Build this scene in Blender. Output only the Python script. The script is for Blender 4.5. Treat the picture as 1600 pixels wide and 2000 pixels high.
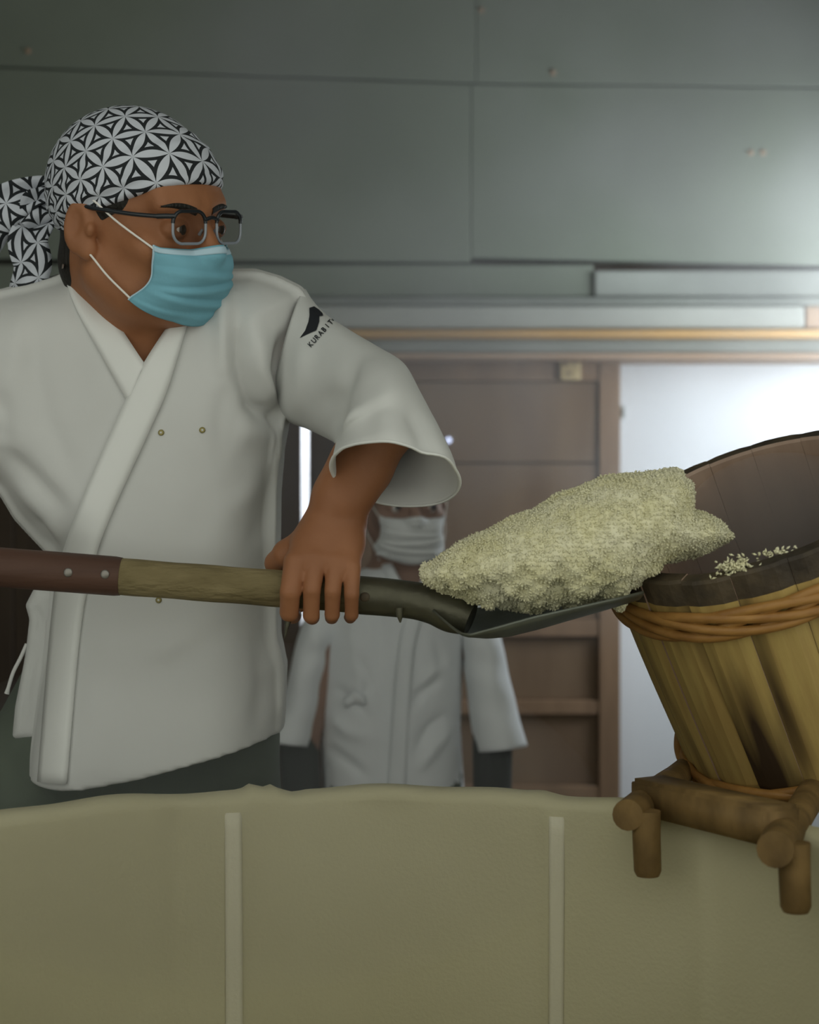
import bpy, bmesh, math, random
import numpy as np
from mathutils import Vector, Matrix, geometry
from mathutils.bvhtree import BVHTree

random.seed(7)
rng = np.random.default_rng(7)
for o in list(bpy.data.objects):
    bpy.data.objects.remove(o)
scene = bpy.context.scene
COL = scene.collection

# ------------------------------------------------------------------ camera
CAM_Z, FPX = 1.55, 3300.0
cam_d = bpy.data.cameras.new('camera')
cam = bpy.data.objects.new('camera', cam_d)
COL.objects.link(cam)
cam.location = (0, 0, CAM_Z)
cam.rotation_euler = (math.pi / 2, 0, 0)
cam_d.sensor_fit = 'VERTICAL'
cam_d.sensor_height = 36.0
cam_d.lens = FPX / 2000.0 * 36.0
cam_d.clip_start = 0.05
cam_d.dof.use_dof = True
cam_d.dof.focus_distance = 1.80
cam_d.dof.aperture_fstop = 5.0
scene.camera = cam

# ------------------------------------------------------------------ world, lights, exposure
world = bpy.data.worlds.new('world')
scene.world = world
world.use_nodes = True
wb = world.node_tree.nodes['Background']
wb.inputs['Color'].default_value = (0.98, 1.0, 0.905, 1)
wb.inputs['Strength'].default_value = 0.68

def area(name, loc, target, sx, sy, power, color):
    d = bpy.data.lights.new(name, 'AREA')
    d.shape = 'RECTANGLE'
    d.size, d.size_y = sx, sy
    d.energy = power
    d.color = color
    o = bpy.data.objects.new(name, d)
    COL.objects.link(o)
    o.location = loc
    o.rotation_euler = (Vector(target) - Vector(loc)).to_track_quat('-Z', 'Y').to_euler()
    return o

# daylight that comes in through the window of the right-hand wall
area('window_daylight', (1.31, 4.13, 1.98), (0.40, 4.42, 1.90), 0.74, 0.85, 16.5, (0.86, 0.94, 1.0))
# daylight outside the gap between the two wooden doors
area('gap_daylight', (-0.285, 5.1, 2.6), (-0.285, 5.7, 1.5), 0.5, 0.5, 60.0, (0.88, 0.93, 1.0))

vs = scene.view_settings
vs.view_transform = 'Standard'
vs.look = 'None'
vs.exposure = 0.25
vs.gamma = 1.0
vs.use_curve_mapping = False
scene.cycles.use_denoising = True
scene.cycles.max_bounces = 4
scene.cycles.diffuse_bounces = 2
scene.cycles.use_light_tree = False
scene.cycles.transparent_max_bounces = 12
scene.cycles.volume_bounces = 0
scene.cycles.volume_step_rate = 8.0
scene.cycles.volume_max_steps = 10
scene.cycles.sample_clamp_indirect = 4.0
scene.cycles.use_adaptive_sampling = True
scene.cycles.adaptive_threshold = 0.05

# ------------------------------------------------------------------ helpers
def P(px, py, Y):
    return np.array([(px - 800.0) / FPX * Y, Y, CAM_Z - (py - 1000.0) / FPX * Y])

def new_mat(name):
    m = bpy.data.materials.new(name)
    m.use_nodes = True
    nt = m.node_tree
    return m, nt, nt.nodes['Principled BSDF']

def N(nt, kind, **kw):
    n = nt.nodes.new(kind)
    for k, v in kw.items():
        if k.startswith('i_'):
            n.inputs[k[2:].replace('_', ' ')].default_value = v
        else:
            setattr(n, k, v)
    return n

def mth(nt, op, a, b=None, c=None):
    n = nt.nodes.new('ShaderNodeMath')
    n.operation = op
    for i, v in enumerate((a, b, c)):
        if v is None:
            continue
        if isinstance(v, (int, float)):
            n.inputs[i].default_value = v
        else:
            nt.links.new(v, n.inputs[i])
    return n.outputs[0]

def mat(name, col, rough=0.7, var=0.0, scale=8.0, col2=None, bump=0.0, bscale=60.0, stretch=(1, 1, 1), spec=0.3, metal=0.0,
        transl=0.0, coords='Object', detail=4.0, sss=0.0):
    m, nt, b = new_mat(name)
    b.inputs['Roughness'].default_value = rough
    b.inputs['Metallic'].default_value = metal
    b.inputs['Specular IOR Level'].default_value = spec
    tc = N(nt, 'ShaderNodeTexCoord')
    mp = N(nt, 'ShaderNodeMapping')
    mp.inputs['Scale'].default_value = stretch
    nt.links.new(tc.outputs[coords], mp.inputs['Vector'])
    if col2 is None:
        col2 = tuple(max(0.0, c * (1.0 - var)) for c in col)
    nz = N(nt, 'ShaderNodeTexNoise')
    nz.inputs['Scale'].default_value = scale
    nz.inputs['Detail'].default_value = detail
    nt.links.new(mp.outputs[0], nz.inputs['Vector'])
    cr = N(nt, 'ShaderNodeValToRGB')
    cr.color_ramp.elements[0].position = 0.34
    cr.color_ramp.elements[0].color = (*col2, 1)
    cr.color_ramp.elements[1].position = 0.66
    cr.color_ramp.elements[1].color = (*col, 1)
    nt.links.new(nz.outputs['Fac'], cr.inputs['Fac'])
    nt.links.new(cr.outputs['Color'], b.inputs['Base Color'])
    if bump > 0:
        nb = N(nt, 'ShaderNodeTexNoise')
        nb.inputs['Scale'].default_value = bscale
        nb.inputs['Detail'].default_value = 3.0
        nt.links.new(mp.outputs[0], nb.inputs['Vector'])
        bp = N(nt, 'ShaderNodeBump')
        bp.inputs['Strength'].default_value = bump
        bp.inputs['Distance'].default_value = 0.01
        nt.links.new(nb.outputs['Fac'], bp.inputs['Height'])
        nt.links.new(bp.outputs[0], b.inputs['Normal'])
    if sss > 0:
        b.inputs['Subsurface Weight'].default_value = sss
        b.inputs['Subsurface Radius'].default_value = (0.012, 0.005, 0.003)
        b.inputs['Subsurface Scale'].default_value = 1.0
    if transl > 0:
        out = nt.nodes['Material Output']
        tr = N(nt, 'ShaderNodeBsdfTranslucent')
        nt.links.new(cr.outputs['Color'], tr.inputs['Color'])
        mx = N(nt, 'ShaderNodeMixShader')
        mx.inputs[0].default_value = transl
        nt.links.new(b.outputs[0], mx.inputs[1])
        nt.links.new(tr.outputs[0], mx.inputs[2])
        nt.links.new(mx.outputs[0], out.inputs['Surface'])
    return m

def glass_mat(name, tint, alpha):
    m, nt, b = new_mat(name)
    out = nt.nodes['Material Output']
    tr = N(nt, 'ShaderNodeBsdfTransparent')
    tr.inputs['Color'].default_value = (*tint, 1)
    gl = N(nt, 'ShaderNodeBsdfGlossy')
    gl.inputs['Roughness'].default_value = 0.04
    mx = N(nt, 'ShaderNodeMixShader')
    mx.inputs[0].default_value = alpha
    nt.links.new(tr.outputs[0], mx.inputs[1])
    nt.links.new(gl.outputs[0], mx.inputs[2])
    nt.links.new(mx.outputs[0], out.inputs['Surface'])
    return m

def link(name, me, material=None, parent=None, smooth=True):
    o = bpy.data.objects.new(name, me)
    COL.objects.link(o)
    if material is not None and len(me.materials) == 0:
        me.materials.append(material)
    if smooth and len(me.polygons):
        me.polygons.foreach_set('use_smooth', [True] * len(me.polygons))
    if parent is not None:
        o.parent = parent
    return o

def mesh_obj(name, verts, faces, material=None, parent=None, smooth=True, uvs=None):
    me = bpy.data.meshes.new(name)
    verts = np.asarray(verts, dtype=np.float64)
    me.from_pydata(verts.tolist(), [], [tuple(int(i) for i in f) for f in faces])
    me.update()
    if uvs is not None:
        uvl = me.uv_layers.new(name='UVMap')
        li = np.zeros(len(me.loops), dtype=np.int32)
        me.loops.foreach_get('vertex_index', li)
        uvl.data.foreach_set('uv', np.asarray(uvs, dtype=np.float32)[li].ravel())
    return link(name, me, material, parent, smooth)

def tag(o, label=None, cat=None, group=None, kind=None):
    if label: o['label'] = label
    if cat: o['category'] = cat
    if group: o['group'] = group
    if kind: o['kind'] = kind
    return o

def empty(name, loc=(0, 0, 0)):
    o = bpy.data.objects.new(name, None)
    COL.objects.link(o)
    o.empty_display_size = 0.05
    return o

def box_data(c, s, bev=0.0, rot=None):
    bm = bmesh.new()
    bmesh.ops.create_cube(bm, size=1.0)
    bmesh.ops.scale(bm, vec=s, verts=bm.verts)
    if bev > 0:
        bmesh.ops.bevel(bm, geom=bm.edges[:], offset=bev, segments=2, affect='EDGES', profile=0.5)
    M = Matrix.Translation(c) @ (rot.to_4x4() if rot is not None else Matrix.Identity(4))
    bmesh.ops.transform(bm, matrix=M, verts=bm.verts)
    return bm

def box(name, lo, hi, material, parent=None, bev=0.003):
    lo, hi = Vector(lo), Vector(hi)
    bm = box_data((lo + hi) / 2, hi - lo, bev)
    me = bpy.data.meshes.new(name)
    bm.to_mesh(me); bm.free()
    return link(name, me, material, parent, smooth=False)

def tube_data(pts, radii, seg=12, caps=True, flat=None):
    """swept tube along points; flat=(ratio, axis vector) squashes the section"""
    pts = [Vector(p) for p in pts]
    n = len(pts)
    if not hasattr(radii, '__len__'):
        radii = [radii] * n
    V, F = [], []
    prev = None
    for i, p in enumerate(pts):
        t = (pts[min(i + 1, n - 1)] - pts[max(i - 1, 0)]).normalized()
        if prev is None:
            a = Vector((0, 0, 1)) if abs(t.z) < 0.9 else Vector((1, 0, 0))
            u = a.cross(t).normalized()
        else:
            u = (prev - t * prev.dot(t)).normalized()
        prev = u
        w = t.cross(u)
        for k in range(seg):
            a = 2 * math.pi * k / seg
            V.append(p + (u * math.cos(a) + w * math.sin(a)) * radii[i])
    for i in range(n - 1):
        for k in range(seg):
            a, b = i * seg + k, i * seg + (k + 1) % seg
            F.append((a, b, b + seg, a + seg))
    if caps:
        b0 = len(V)
        V += V[:seg]
        F.append(tuple(reversed(range(b0, b0 + seg))))
        V += V[(n - 1) * seg:n * seg]
        F.append(tuple(range(b0 + seg, b0 + 2 * seg)))
    return V, F

def tube(name, pts, radii, material, parent=None, seg=12):
    V, F = tube_data(pts, radii, seg)
    return mesh_obj(name, [tuple(v) for v in V], F, material, parent)

def spline(pts, n):
    """Catmull-Rom through points, n samples"""
    pts = np.asarray(pts, float)
    m = len(pts)
    ext = np.vstack([2 * pts[0] - pts[1], pts, 2 * pts[-1] - pts[-2]])
    out = []
    for t in np.linspace(0, m - 1, n):
        i = min(int(t), m - 2)
        f = t - i
        p0, p1, p2, p3 = ext[i:i + 4]
        out.append(0.5 * (2 * p1 + (p2 - p0) * f + (2 * p0 - 5 * p1 + 4 * p2 - p3) * f * f + (3 * p1 - p0 - 3 * p2 + p3) * f ** 3))
    return np.array(out)

# ------------------------------------------------------------------ implicit surfaces
def ellipsoid(c, r, R=None):
    c = np.asarray(c, float); r = np.asarray(r, float)
    R = np.eye(3) if R is None else np.asarray(R, float)
    def f(X, Y, Z):
        d = (X - c[0], Y - c[1], Z - c[2])
        q = [R[0, k] * d[0] + R[1, k] * d[1] + R[2, k] * d[2] for k in range(3)]
        k0 = np.sqrt(sum((q[k] / r[k]) ** 2 for k in range(3))) + 1e-9
        k1 = np.sqrt(sum((q[k] / r[k] ** 2) ** 2 for k in range(3))) + 1e-9
        return k0 * (k0 - 1) / k1
    m = np.abs(R) @ r
    return f, c - m, c + m

def cone(a, b, ra, rb):
    a = np.asarray(a, float); b = np.asarray(b, float)
    ab = b - a
    L2 = float(ab @ ab) + 1e-12
    def f(X, Y, Z):
        t = np.clip(((X - a[0]) * ab[0] + (Y - a[1]) * ab[1] + (Z - a[2]) * ab[2]) / L2, 0, 1)
        dx = X - a[0] - t * ab[0]; dy = Y - a[1] - t * ab[1]; dz = Z - a[2] - t * ab[2]
        return np.sqrt(dx * dx + dy * dy + dz * dz) - (ra + (rb - ra) * t)
    m = max(ra, rb)
    return f, np.minimum(a, b) - m, np.maximum(a, b) + m

def poly_sd(poly, X, Z):
    """signed distance, negative inside, to a polygon in the x-z plane"""
    d = np.full(np.broadcast(X, Z).shape, 1e9)
    inside = np.zeros(d.shape, bool)
    n = len(poly)
    for i in range(n):
        x0, z0 = poly[i]; x1, z1 = poly[(i + 1) % n]
        ex, ez = x1 - x0, z1 - z0
        t = np.clip(((X - x0) * ex + (Z - z0) * ez) / (ex * ex + ez * ez + 1e-12), 0, 1)
        d = np.minimum(d, (X - x0 - t * ex) ** 2 + (Z - z0 - t * ez) ** 2)
        c = ((z0 > Z) != (z1 > Z)) & (X < ex * (Z - z0) / (ez + 1e-12) + x0)
        inside ^= c
    d = np.sqrt(d)
    return np.where(inside, -d, d)

def pillow(poly, yc, H, R):
    """outline in the x-z plane given real thickness: half depth H, edge rounding R; yc may be a function of x, z"""
    poly = [(float(a), float(b)) for a, b in poly]
    xs = [p[0] for p in poly]; zs = [p[1] for p in poly]
    yf = yc if callable(yc) else (lambda X, Z: yc)
    def f(X, Y, Z):
        d = -poly_sd(poly, X, Z)
        a = np.maximum(R - d, 0)
        return np.sqrt(a * a + (np.abs(Y - yf(X, Z)) * R / H) ** 2) - R
    yy = [float(yf(np.array(x), np.array(z))) for x, z in poly]
    return f, np.array([min(xs), min(yy) - H, min(zs)]), np.array([max(xs), max(yy) + H, max(zs)])

def prism(poly, y0, y1):
    poly = [(float(a), float(b)) for a, b in poly]
    xs = [p[0] for p in poly]; zs = [p[1] for p in poly]
    def f(X, Y, Z):
        d = poly_sd(poly, X, Z)
        return np.maximum(d, np.maximum(y0 - Y, Y - y1))
    return f, np.array([min(xs), y0, min(zs)]), np.array([max(xs), y1, max(zs)])

def axis_grid(lo, hi, coarse, fine=()):
    """rectilinear axis: coarse step, with finer bands (lo, hi, step)"""
    v = [lo]
    while v[-1] < hi:
        s = coarse
        for a, b, st in fine:
            if a - coarse <= v[-1] < b:
                s = min(s, st)
        v.append(v[-1] + s)
    return np.array(v)

class Field:
    def __init__(self, xs, ys, zs):
        self.ax = (xs, ys, zs)
        self.F = np.full((len(xs), len(ys), len(zs)), 0.1, dtype=np.float32)
    def _sl(self, lo, hi, m):
        out = []
        for k in range(3):
            a = max(int(np.searchsorted(self.ax[k], lo[k] - m)) - 1, 0)
            b = min(int(np.searchsorted(self.ax[k], hi[k] + m)) + 1, len(self.ax[k]))
            if b <= a:
                return None
            out.append(slice(a, b))
        return tuple(out)
    def _ev(self, prim, m):
        f, lo, hi = prim
        s = self._sl(lo, hi, m)
        if s is None:
            return None, None
        X = self.ax[0][s[0]][:, None, None]; Y = self.ax[1][s[1]][None, :, None]; Z = self.ax[2][s[2]][None, None, :]
        return s, f(X, Y, Z).astype(np.float32)
    def add(self, prim, k=0.0):
        s, d = self._ev(prim, max(k, 0.0) + 0.03)
        if s is None: return self
        a = self.F[s]
        if k > 0:
            h = np.clip(0.5 + 0.5 * (a - d) / k, 0, 1)
            self.F[s] = a * (1 - h) + d * h - k * h * (1 - h)
        else:
            self.F[s] = np.minimum(a, d)
        return self
    def sub(self, prim, k=0.0):
        s, d = self._ev(prim, max(k, 0.0) + 0.03)
        if s is None: return self
        a = self.F[s]; d = -d
        if k > 0:
            h = np.clip(0.5 - 0.5 * (a - d) / k, 0, 1)
            self.F[s] = a * (1 - h) + d * h + k * h * (1 - h)
        else:
            self.F[s] = np.maximum(a, d)
        return self
    def mesh(self):
        F = self.F
        ins = F < 0
        c = np.zeros(tuple(n - 1 for n in F.shape), np.uint8)
        offs = [(i, j, k) for i in (0, 1) for j in (0, 1) for k in (0, 1)]
        nx, ny, nz = c.shape
        for i, j, k in offs:
            c += ins[i:i + nx, j:j + ny, k:k + nz]
        act = (c > 0) & (c < 8)
        I, J, K = np.nonzero(act)
        idx = np.full(c.shape, -1, np.int32)
        idx[I, J, K] = np.arange(len(I))
        val = {o: F[I + o[0], J + o[1], K + o[2]] for o in offs}
        acc = np.zeros((len(I), 3)); cnt = np.zeros(len(I))
        for o in offs:
            for ax in range(3):
                if o[ax] == 0:
                    q = list(o); q[ax] = 1; q = tuple(q)
                    a, b = val[o], val[q]
                    m = (a < 0) != (b < 0)
                    t = np.where(m, a / np.where(m, a - b, 1), 0)
                    p = np.array(o, float)[None].repeat(len(I), 0)
                    p[:, ax] = t
                    acc += p * m[:, None]; cnt += m
        acc /= cnt[:, None]
        V = np.zeros((len(I), 3))
        for ax, base in enumerate((I, J, K)):
            g = self.ax[ax]
            V[:, ax] = g[base] + acc[:, ax] * (g[base + 1] - g[base])
        quads = []
        for ax in range(3):
            o1, o2 = [(1, 2), (2, 0), (0, 1)][ax]
            sl0 = [slice(1, n) for n in (nx, ny, nz)]
            A = [slice(1, nx), slice(1, ny), slice(1, nz)]
            A[ax] = slice(0, (nx, ny, nz)[ax])
            B = list(A); B[ax] = slice(1, (nx, ny, nz)[ax] + 1)
            a, b = ins[tuple(A)], ins[tuple(B)]
            e = np.nonzero(a != b)
            flip = ~a[e]
            base = [e[k] + (0 if k == ax else 1) for k in range(3)]
            def cell(d1, d2):
                q = [x.copy() for x in base]
                q[o1] += d1; q[o2] += d2
                return idx[q[0], q[1], q[2]]
            q = np.stack([cell(-1, -1), cell(0, -1), cell(0, 0), cell(-1, 0)], 1)
            q[flip] = q[flip][:, ::-1]
            quads.append(q)
        Q = np.concatenate(quads)
        Q = Q[(Q >= 0).all(1)]
        return V, Q

def vnormals(V, Q):
    n = np.cross(V[Q[:, 2]] - V[Q[:, 0]], V[Q[:, 3]] - V[Q[:, 1]])
    out = np.zeros_like(V)
    for k in range(4):
        np.add.at(out, Q[:, k], n)
    return out / (np.linalg.norm(out, axis=1, keepdims=True) + 1e-12)

def smooth_mesh(V, Q, it=2, lam=0.5):
    for _ in range(it):
        acc = np.zeros_like(V); cnt = np.zeros(len(V))
        for k in range(4):
            a, b = Q[:, k], Q[:, (k + 1) % 4]
            np.add.at(acc, a, V[b]); np.add.at(cnt, a, 1)
            np.add.at(acc, b, V[a]); np.add.at(cnt, b, 1)
        V = V * (1 - lam) + lam * acc / np.maximum(cnt, 1)[:, None]
    return V

def fast_mesh(name, V, Q, material, parent=None, uvs=None):
    me = bpy.data.meshes.new(name)
    me.vertices.add(len(V)); me.vertices.foreach_set('co', V.astype(np.float32).ravel())
    me.loops.add(len(Q) * 4); me.loops.foreach_set('vertex_index', Q.astype(np.int32).ravel())
    me.polygons.add(len(Q)); me.polygons.foreach_set('loop_start', np.arange(0, len(Q) * 4, 4, dtype=np.int32))
    me.update(calc_edges=True); me.validate()
    if uvs is not None:
        uvl = me.uv_layers.new(name='UVMap')
        li = np.zeros(len(me.loops), dtype=np.int32)
        me.loops.foreach_get('vertex_index', li)
        uvl.data.foreach_set('uv', np.asarray(uvs, dtype=np.float32)[li].ravel())
    return link(name, me, material, parent)

def px_of(V):
    return np.stack([800 + FPX * V[:, 0] / V[:, 1], 1000 - FPX * (V[:, 2] - CAM_Z) / V[:, 1]], 1)

def line_dist(XZ, pl):
    d = np.full(len(XZ), 1e9); tt = np.zeros(len(XZ))
    n = len(pl)
    for i in range(n - 1):
        a = np.array(pl[i]); b = np.array(pl[i + 1]); e = b - a
        t = np.clip(((XZ - a) @ e) / (e @ e), 0, 1)
        q = np.linalg.norm(XZ - a - t[:, None] * e, axis=1)
        m = q < d
        d[m] = q[m]; tt[m] = (i + t[m]) / (n - 1)
    return d, tt

def creases(V, Nn, lines, depth_ref):
    """folds in the cloth: ridges and valleys along lines, amplitude and width in metres, faded at both ends"""
    D = np.zeros(len(V))
    XZ = V[:, [0, 2]]
    for pts, amp, w in lines:
        pl = [P(x, y, depth_ref)[[0, 2]] for x, y in pts]
        d, t = line_dist(XZ, pl)
        D += amp * np.exp(-(d / w) ** 2) * np.clip(4 * t * (1 - t) + 0.25, 0, 1)
    front = np.clip(-Nn[:, 1] * 1.6, 0, 1)
    return V + Nn * (D * front)[:, None]

def W2(pts, Y):
    return [tuple(P(x, y, Y)[[0, 2]]) for x, y in pts]

# ------------------------------------------------------------------ materials
M = {}
M['skin'] = mat('skin_tan', (0.35, 0.150, 0.068), 0.55, col2=(0.28, 0.115, 0.05), scale=14, bump=0.05, bscale=160, spec=0.35)
M['skin_pale'] = mat('skin_light', (0.34, 0.205, 0.145), 0.6, var=0.15, scale=14)
M['hair'] = mat('black_hair', (0.02, 0.018, 0.014), 0.6, var=0.4, scale=60, bump=0.4, bscale=250, stretch=(1, 1, 0.25))
M['robe'] = mat('white_cotton', (0.80, 0.81, 0.785), 0.85, var=0.04, scale=5, bump=0.14, bscale=22, transl=0.20)
M['robe_band'] = mat('white_cotton_band', (0.80, 0.81, 0.78), 0.85, var=0.03, scale=6, bump=0.08, bscale=30)
M['robe_back'] = mat('white_cotton_creased', (0.90, 0.93, 0.95), 0.85, var=0.05, scale=9, bump=0.18, bscale=22)
M['trousers'] = mat('dark_green_trousers', (0.10, 0.125, 0.09), 0.85, var=0.25, scale=8, bump=0.1, bscale=40)
M['dark_cloth'] = mat('dark_undershirt', (0.05, 0.055, 0.05), 0.9, var=0.2)
M['print'] = mat('black_print', (0.018, 0.02, 0.025), 0.8, var=0.1)
M['snap'] = mat('brass_snap', (0.35, 0.30, 0.12), 0.4, var=0.2, metal=0.4)
M['mask_blue'] = mat('blue_mask_fabric', (0.215, 0.50, 0.61), 0.8, var=0.06, scale=30, bump=0.06, bscale=300, transl=0.1)
M['mask_edge'] = mat('pale_mask_edge', (0.48, 0.66, 0.76), 0.8, var=0.05, scale=30)
M['mask_white'] = mat('white_mask_fabric', (0.82, 0.84, 0.84), 0.8, var=0.05, scale=20, bump=0.06, bscale=120)
M['elastic'] = mat('white_elastic', (0.85, 0.82, 0.76), 0.8, var=0.05)
M['frame_dark'] = mat('dark_acetate', (0.012, 0.016, 0.02), 0.25, var=0.1, spec=0.6)
M['frame_clear'] = mat('clear_grey_acetate', (0.26, 0.29, 0.33), 0.15, var=0.1, spec=0.8)
M['lens'] = glass_mat('spectacle_lens', (0.74, 0.71, 0.69), 0.09)
M['eye_white'] = mat('eye_white', (0.75, 0.70, 0.65), 0.3, var=0.05, spec=0.6)
M['iris'] = mat('dark_iris', (0.02, 0.012, 0.008), 0.2, var=0.1, spec=0.6)
M['steel'] = mat('worn_steel', (0.13, 0.125, 0.085), 0.42, col2=(0.07, 0.065, 0.045), scale=16, metal=0.55, bump=0.15, bscale=60)
M['steel_blade'] = mat('grey_green_blade', (0.20, 0.215, 0.18), 0.45, col2=(0.11, 0.115, 0.085), scale=12, metal=0.5, bump=0.05, bscale=60)
M['shaft'] = mat('pale_rough_wood', (0.26, 0.21, 0.105), 0.85, col2=(0.165, 0.13, 0.06), scale=40, bump=0.45, bscale=130, stretch=(0.35, 1, 1))
M['shaft_red'] = mat('reddish_brown_wood', (0.105, 0.054, 0.036), 0.6, col2=(0.06, 0.03, 0.02), scale=30, bump=0.15, bscale=90, stretch=(0.15, 1, 1))
M['rivet'] = mat('dull_rivet', (0.32, 0.30, 0.27), 0.45, var=0.3, metal=0.7)
M['rice'] = mat('steamed_rice', (0.86, 0.83, 0.60), 0.6, col2=(0.83, 0.79, 0.50), scale=26, spec=0.25)
M['cloth'] = mat('unbleached_steaming_cloth', (0.68, 0.635, 0.42), 0.9, col2=(0.61, 0.565, 0.36), scale=3.0, bump=0.10, bscale=240, transl=0.1)
M['cloth_seam'] = mat('cloth_seam_band', (0.74, 0.70, 0.53), 0.9, var=0.05, scale=8, bump=0.1, bscale=240)
M['vat_wood'] = mat('vat_cedar', (0.30, 0.20, 0.11), 0.8, col2=(0.20, 0.13, 0.07), scale=12, stretch=(1, 1, 0.15), bump=0.2)
M['logs'] = mat('brown_round_timber', (0.25, 0.155, 0.055), 0.65, col2=(0.115, 0.07, 0.024), scale=26, bump=0.3, bscale=50, stretch=(1, 1, 0.6))
M['concrete'] = mat('grey_concrete', (0.22, 0.22, 0.20), 0.9, var=0.3, scale=3, bump=0.2)
M['panel'] = mat('grey_green_sheet', (0.225, 0.254, 0.208), 0.6, col2=(0.19, 0.216, 0.175), scale=2.2, bump=0.05, bscale=9, spec=0.35)
M['rail_grey'] = mat('grey_rail', (0.33, 0.35, 0.32), 0.6, var=0.2, scale=4)
M['rail_white'] = mat('white_painted_rail', (0.40, 0.41, 0.375), 0.6, var=0.1, scale=4)
M['rail_wood'] = mat('yellow_wood_strip', (0.55, 0.34, 0.14), 0.6, var=0.25, scale=10, stretch=(0.2, 1, 1))
M['rail_pink'] = mat('pinkish_wood_strip', (0.42, 0.29, 0.20), 0.6, var=0.2, scale=10, stretch=(0.2, 1, 1))
M['door'] = mat('brown_plywood', (0.20, 0.135, 0.085), 0.7, col2=(0.155, 0.10, 0.062), scale=5, stretch=(2.0, 1, 0.35), bump=0.06, bscale=30)
M['door_frame'] = mat('brown_door_frame', (0.26, 0.165, 0.10), 0.7, col2=(0.20, 0.125, 0.075), scale=9, stretch=(2, 1, 0.3), bump=0.06)
M['door_dark'] = mat('dark_brown_boards', (0.065, 0.045, 0.028), 0.75, col2=(0.045, 0.03, 0.02), scale=8, stretch=(2, 1, 0.25), bump=0.1)
M['white_door'] = mat('white_painted_door', (0.74, 0.76, 0.79), 0.55, var=0.03, scale=3)
M['plaque'] = mat('pale_plaque', (0.55, 0.43, 0.23), 0.7, var=0.2, scale=30)
M['plaster'] = mat('dull_plaster', (0.30, 0.30, 0.26), 0.9, var=0.2, scale=3, bump=0.1)

ROOTS = {}
_link0 = link
def link(name, me, material=None, parent=None, smooth=True):
    o = _link0(name, me, material, parent, smooth)
    if parent is not None and parent.name in ROOTS:
        o.matrix_parent_inverse = Matrix.Translation(-ROOTS[parent.name])
    return o

def root(name, loc):
    o = empty(name)
    o.location = loc
    ROOTS[o.name] = Vector(loc)
    return o

def drape(name, edge_a, edge_b, bvh, material, parent, nu=40, nv=6, off=0.003, thick=0.003, fallback_y=1.85):
    """a strip of cloth laid on a surface: two edges, followed along the surface underneath"""
    A = spline([(x, y, 0) for x, y in edge_a], nu)[:, :2]
    B = spline([(x, y, 0) for x, y in edge_b], nu)[:, :2]
    V = []
    C = Vector((0, 0, CAM_Z))
    last = fallback_y
    for i in range(nu):
        for j in range(nv):
            q = A[i] + (B[i] - A[i]) * j / (nv - 1)
            p = P(q[0], q[1], 1.0)
            d = (Vector(p) - C).normalized()
            hit, nrm, _, _ = bvh.ray_cast(C, d)
            if hit is None:
                hit = Vector(P(q[0], q[1], last)); nrm = Vector((0, -1, 0))
            last = hit.y
            edge = 0.0 if 0 < j < nv - 1 else -0.6 * off
            V.append(hit + Vector((0, -1, 0)) * (off + edge))
    F = [(i * nv + j, i * nv + j + 1, (i + 1) * nv + j + 1, (i + 1) * nv + j) for i in range(nu - 1) for j in range(nv - 1)]
    o = mesh_obj(name, [tuple(v) for v in V], F, material, parent)
    m = o.modifiers.new('thickness', 'SOLIDIFY')
    m.thickness = thick
    m.offset = 0.0
    return o

def decal(name, poly, bvh, material, parent, step=3.0, off=0.0012):
    """a flat print lying on cloth"""
    xs = [p[0] for p in poly]; ys = [p[1] for p in poly]
    pts = [Vector(p) for p in poly]
    n = len(pts)
    edges = [(i, (i + 1) % n) for i in range(n)]
    for x in np.arange(min(xs), max(xs), step):
        for y in np.arange(min(ys), max(ys), step):
            if poly_sd(poly, np.array([x]), np.array([y]))[0] < -0.6:
                pts.append(Vector((x, y)))
    vs, es, fs, *_ = geometry.delaunay_2d_cdt(pts, edges, [tuple(range(n))], 1, 1e-4)
    C = Vector((0, 0, CAM_Z))
    V, ok = [], []
    for v in vs:
        d = (Vector(P(v.x, v.y, 1.0)) - C).normalized()
        hit, nrm, _, _ = bvh.ray_cast(C, d)
        ok.append(hit is not None)
        if hit is None:
            V.append((0, 0, 0)); continue
        if nrm.dot(d) > 0: nrm = -nrm
        V.append(tuple(hit + nrm * off))
    F = [f for f in fs if all(ok[i] for i in f)]
    return mesh_obj(name, V, F, material, parent)

def copy_obj(o, parent=None):
    c = o.copy()
    COL.objects.link(c)
    if parent is not None: c.parent = parent
    return c

# ================================================================== THE SETTING
DW = 4.60                                    # depth of the back wall
def wx(px, Y=DW): return (px - 800.0) / FPX * Y
def wz(py, Y=DW): return CAM_Z - (py - 1000.0) / FPX * Y

tag(box('floor', (-2.2, -1.5, -0.06), (1.75, 5.0, 0.0), M['concrete'], bev=0), kind='structure')
tag(box('ceiling', (-2.2, 0.6, 3.42), (1.75, 5.0, 3.50), M['plaster'], bev=0), kind='structure')
tag(box('wall_left', (-2.28, 0.6, 0.0), (-2.2, 5.0, 3.42), M['plaster'], bev=0), kind='structure')

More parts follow.
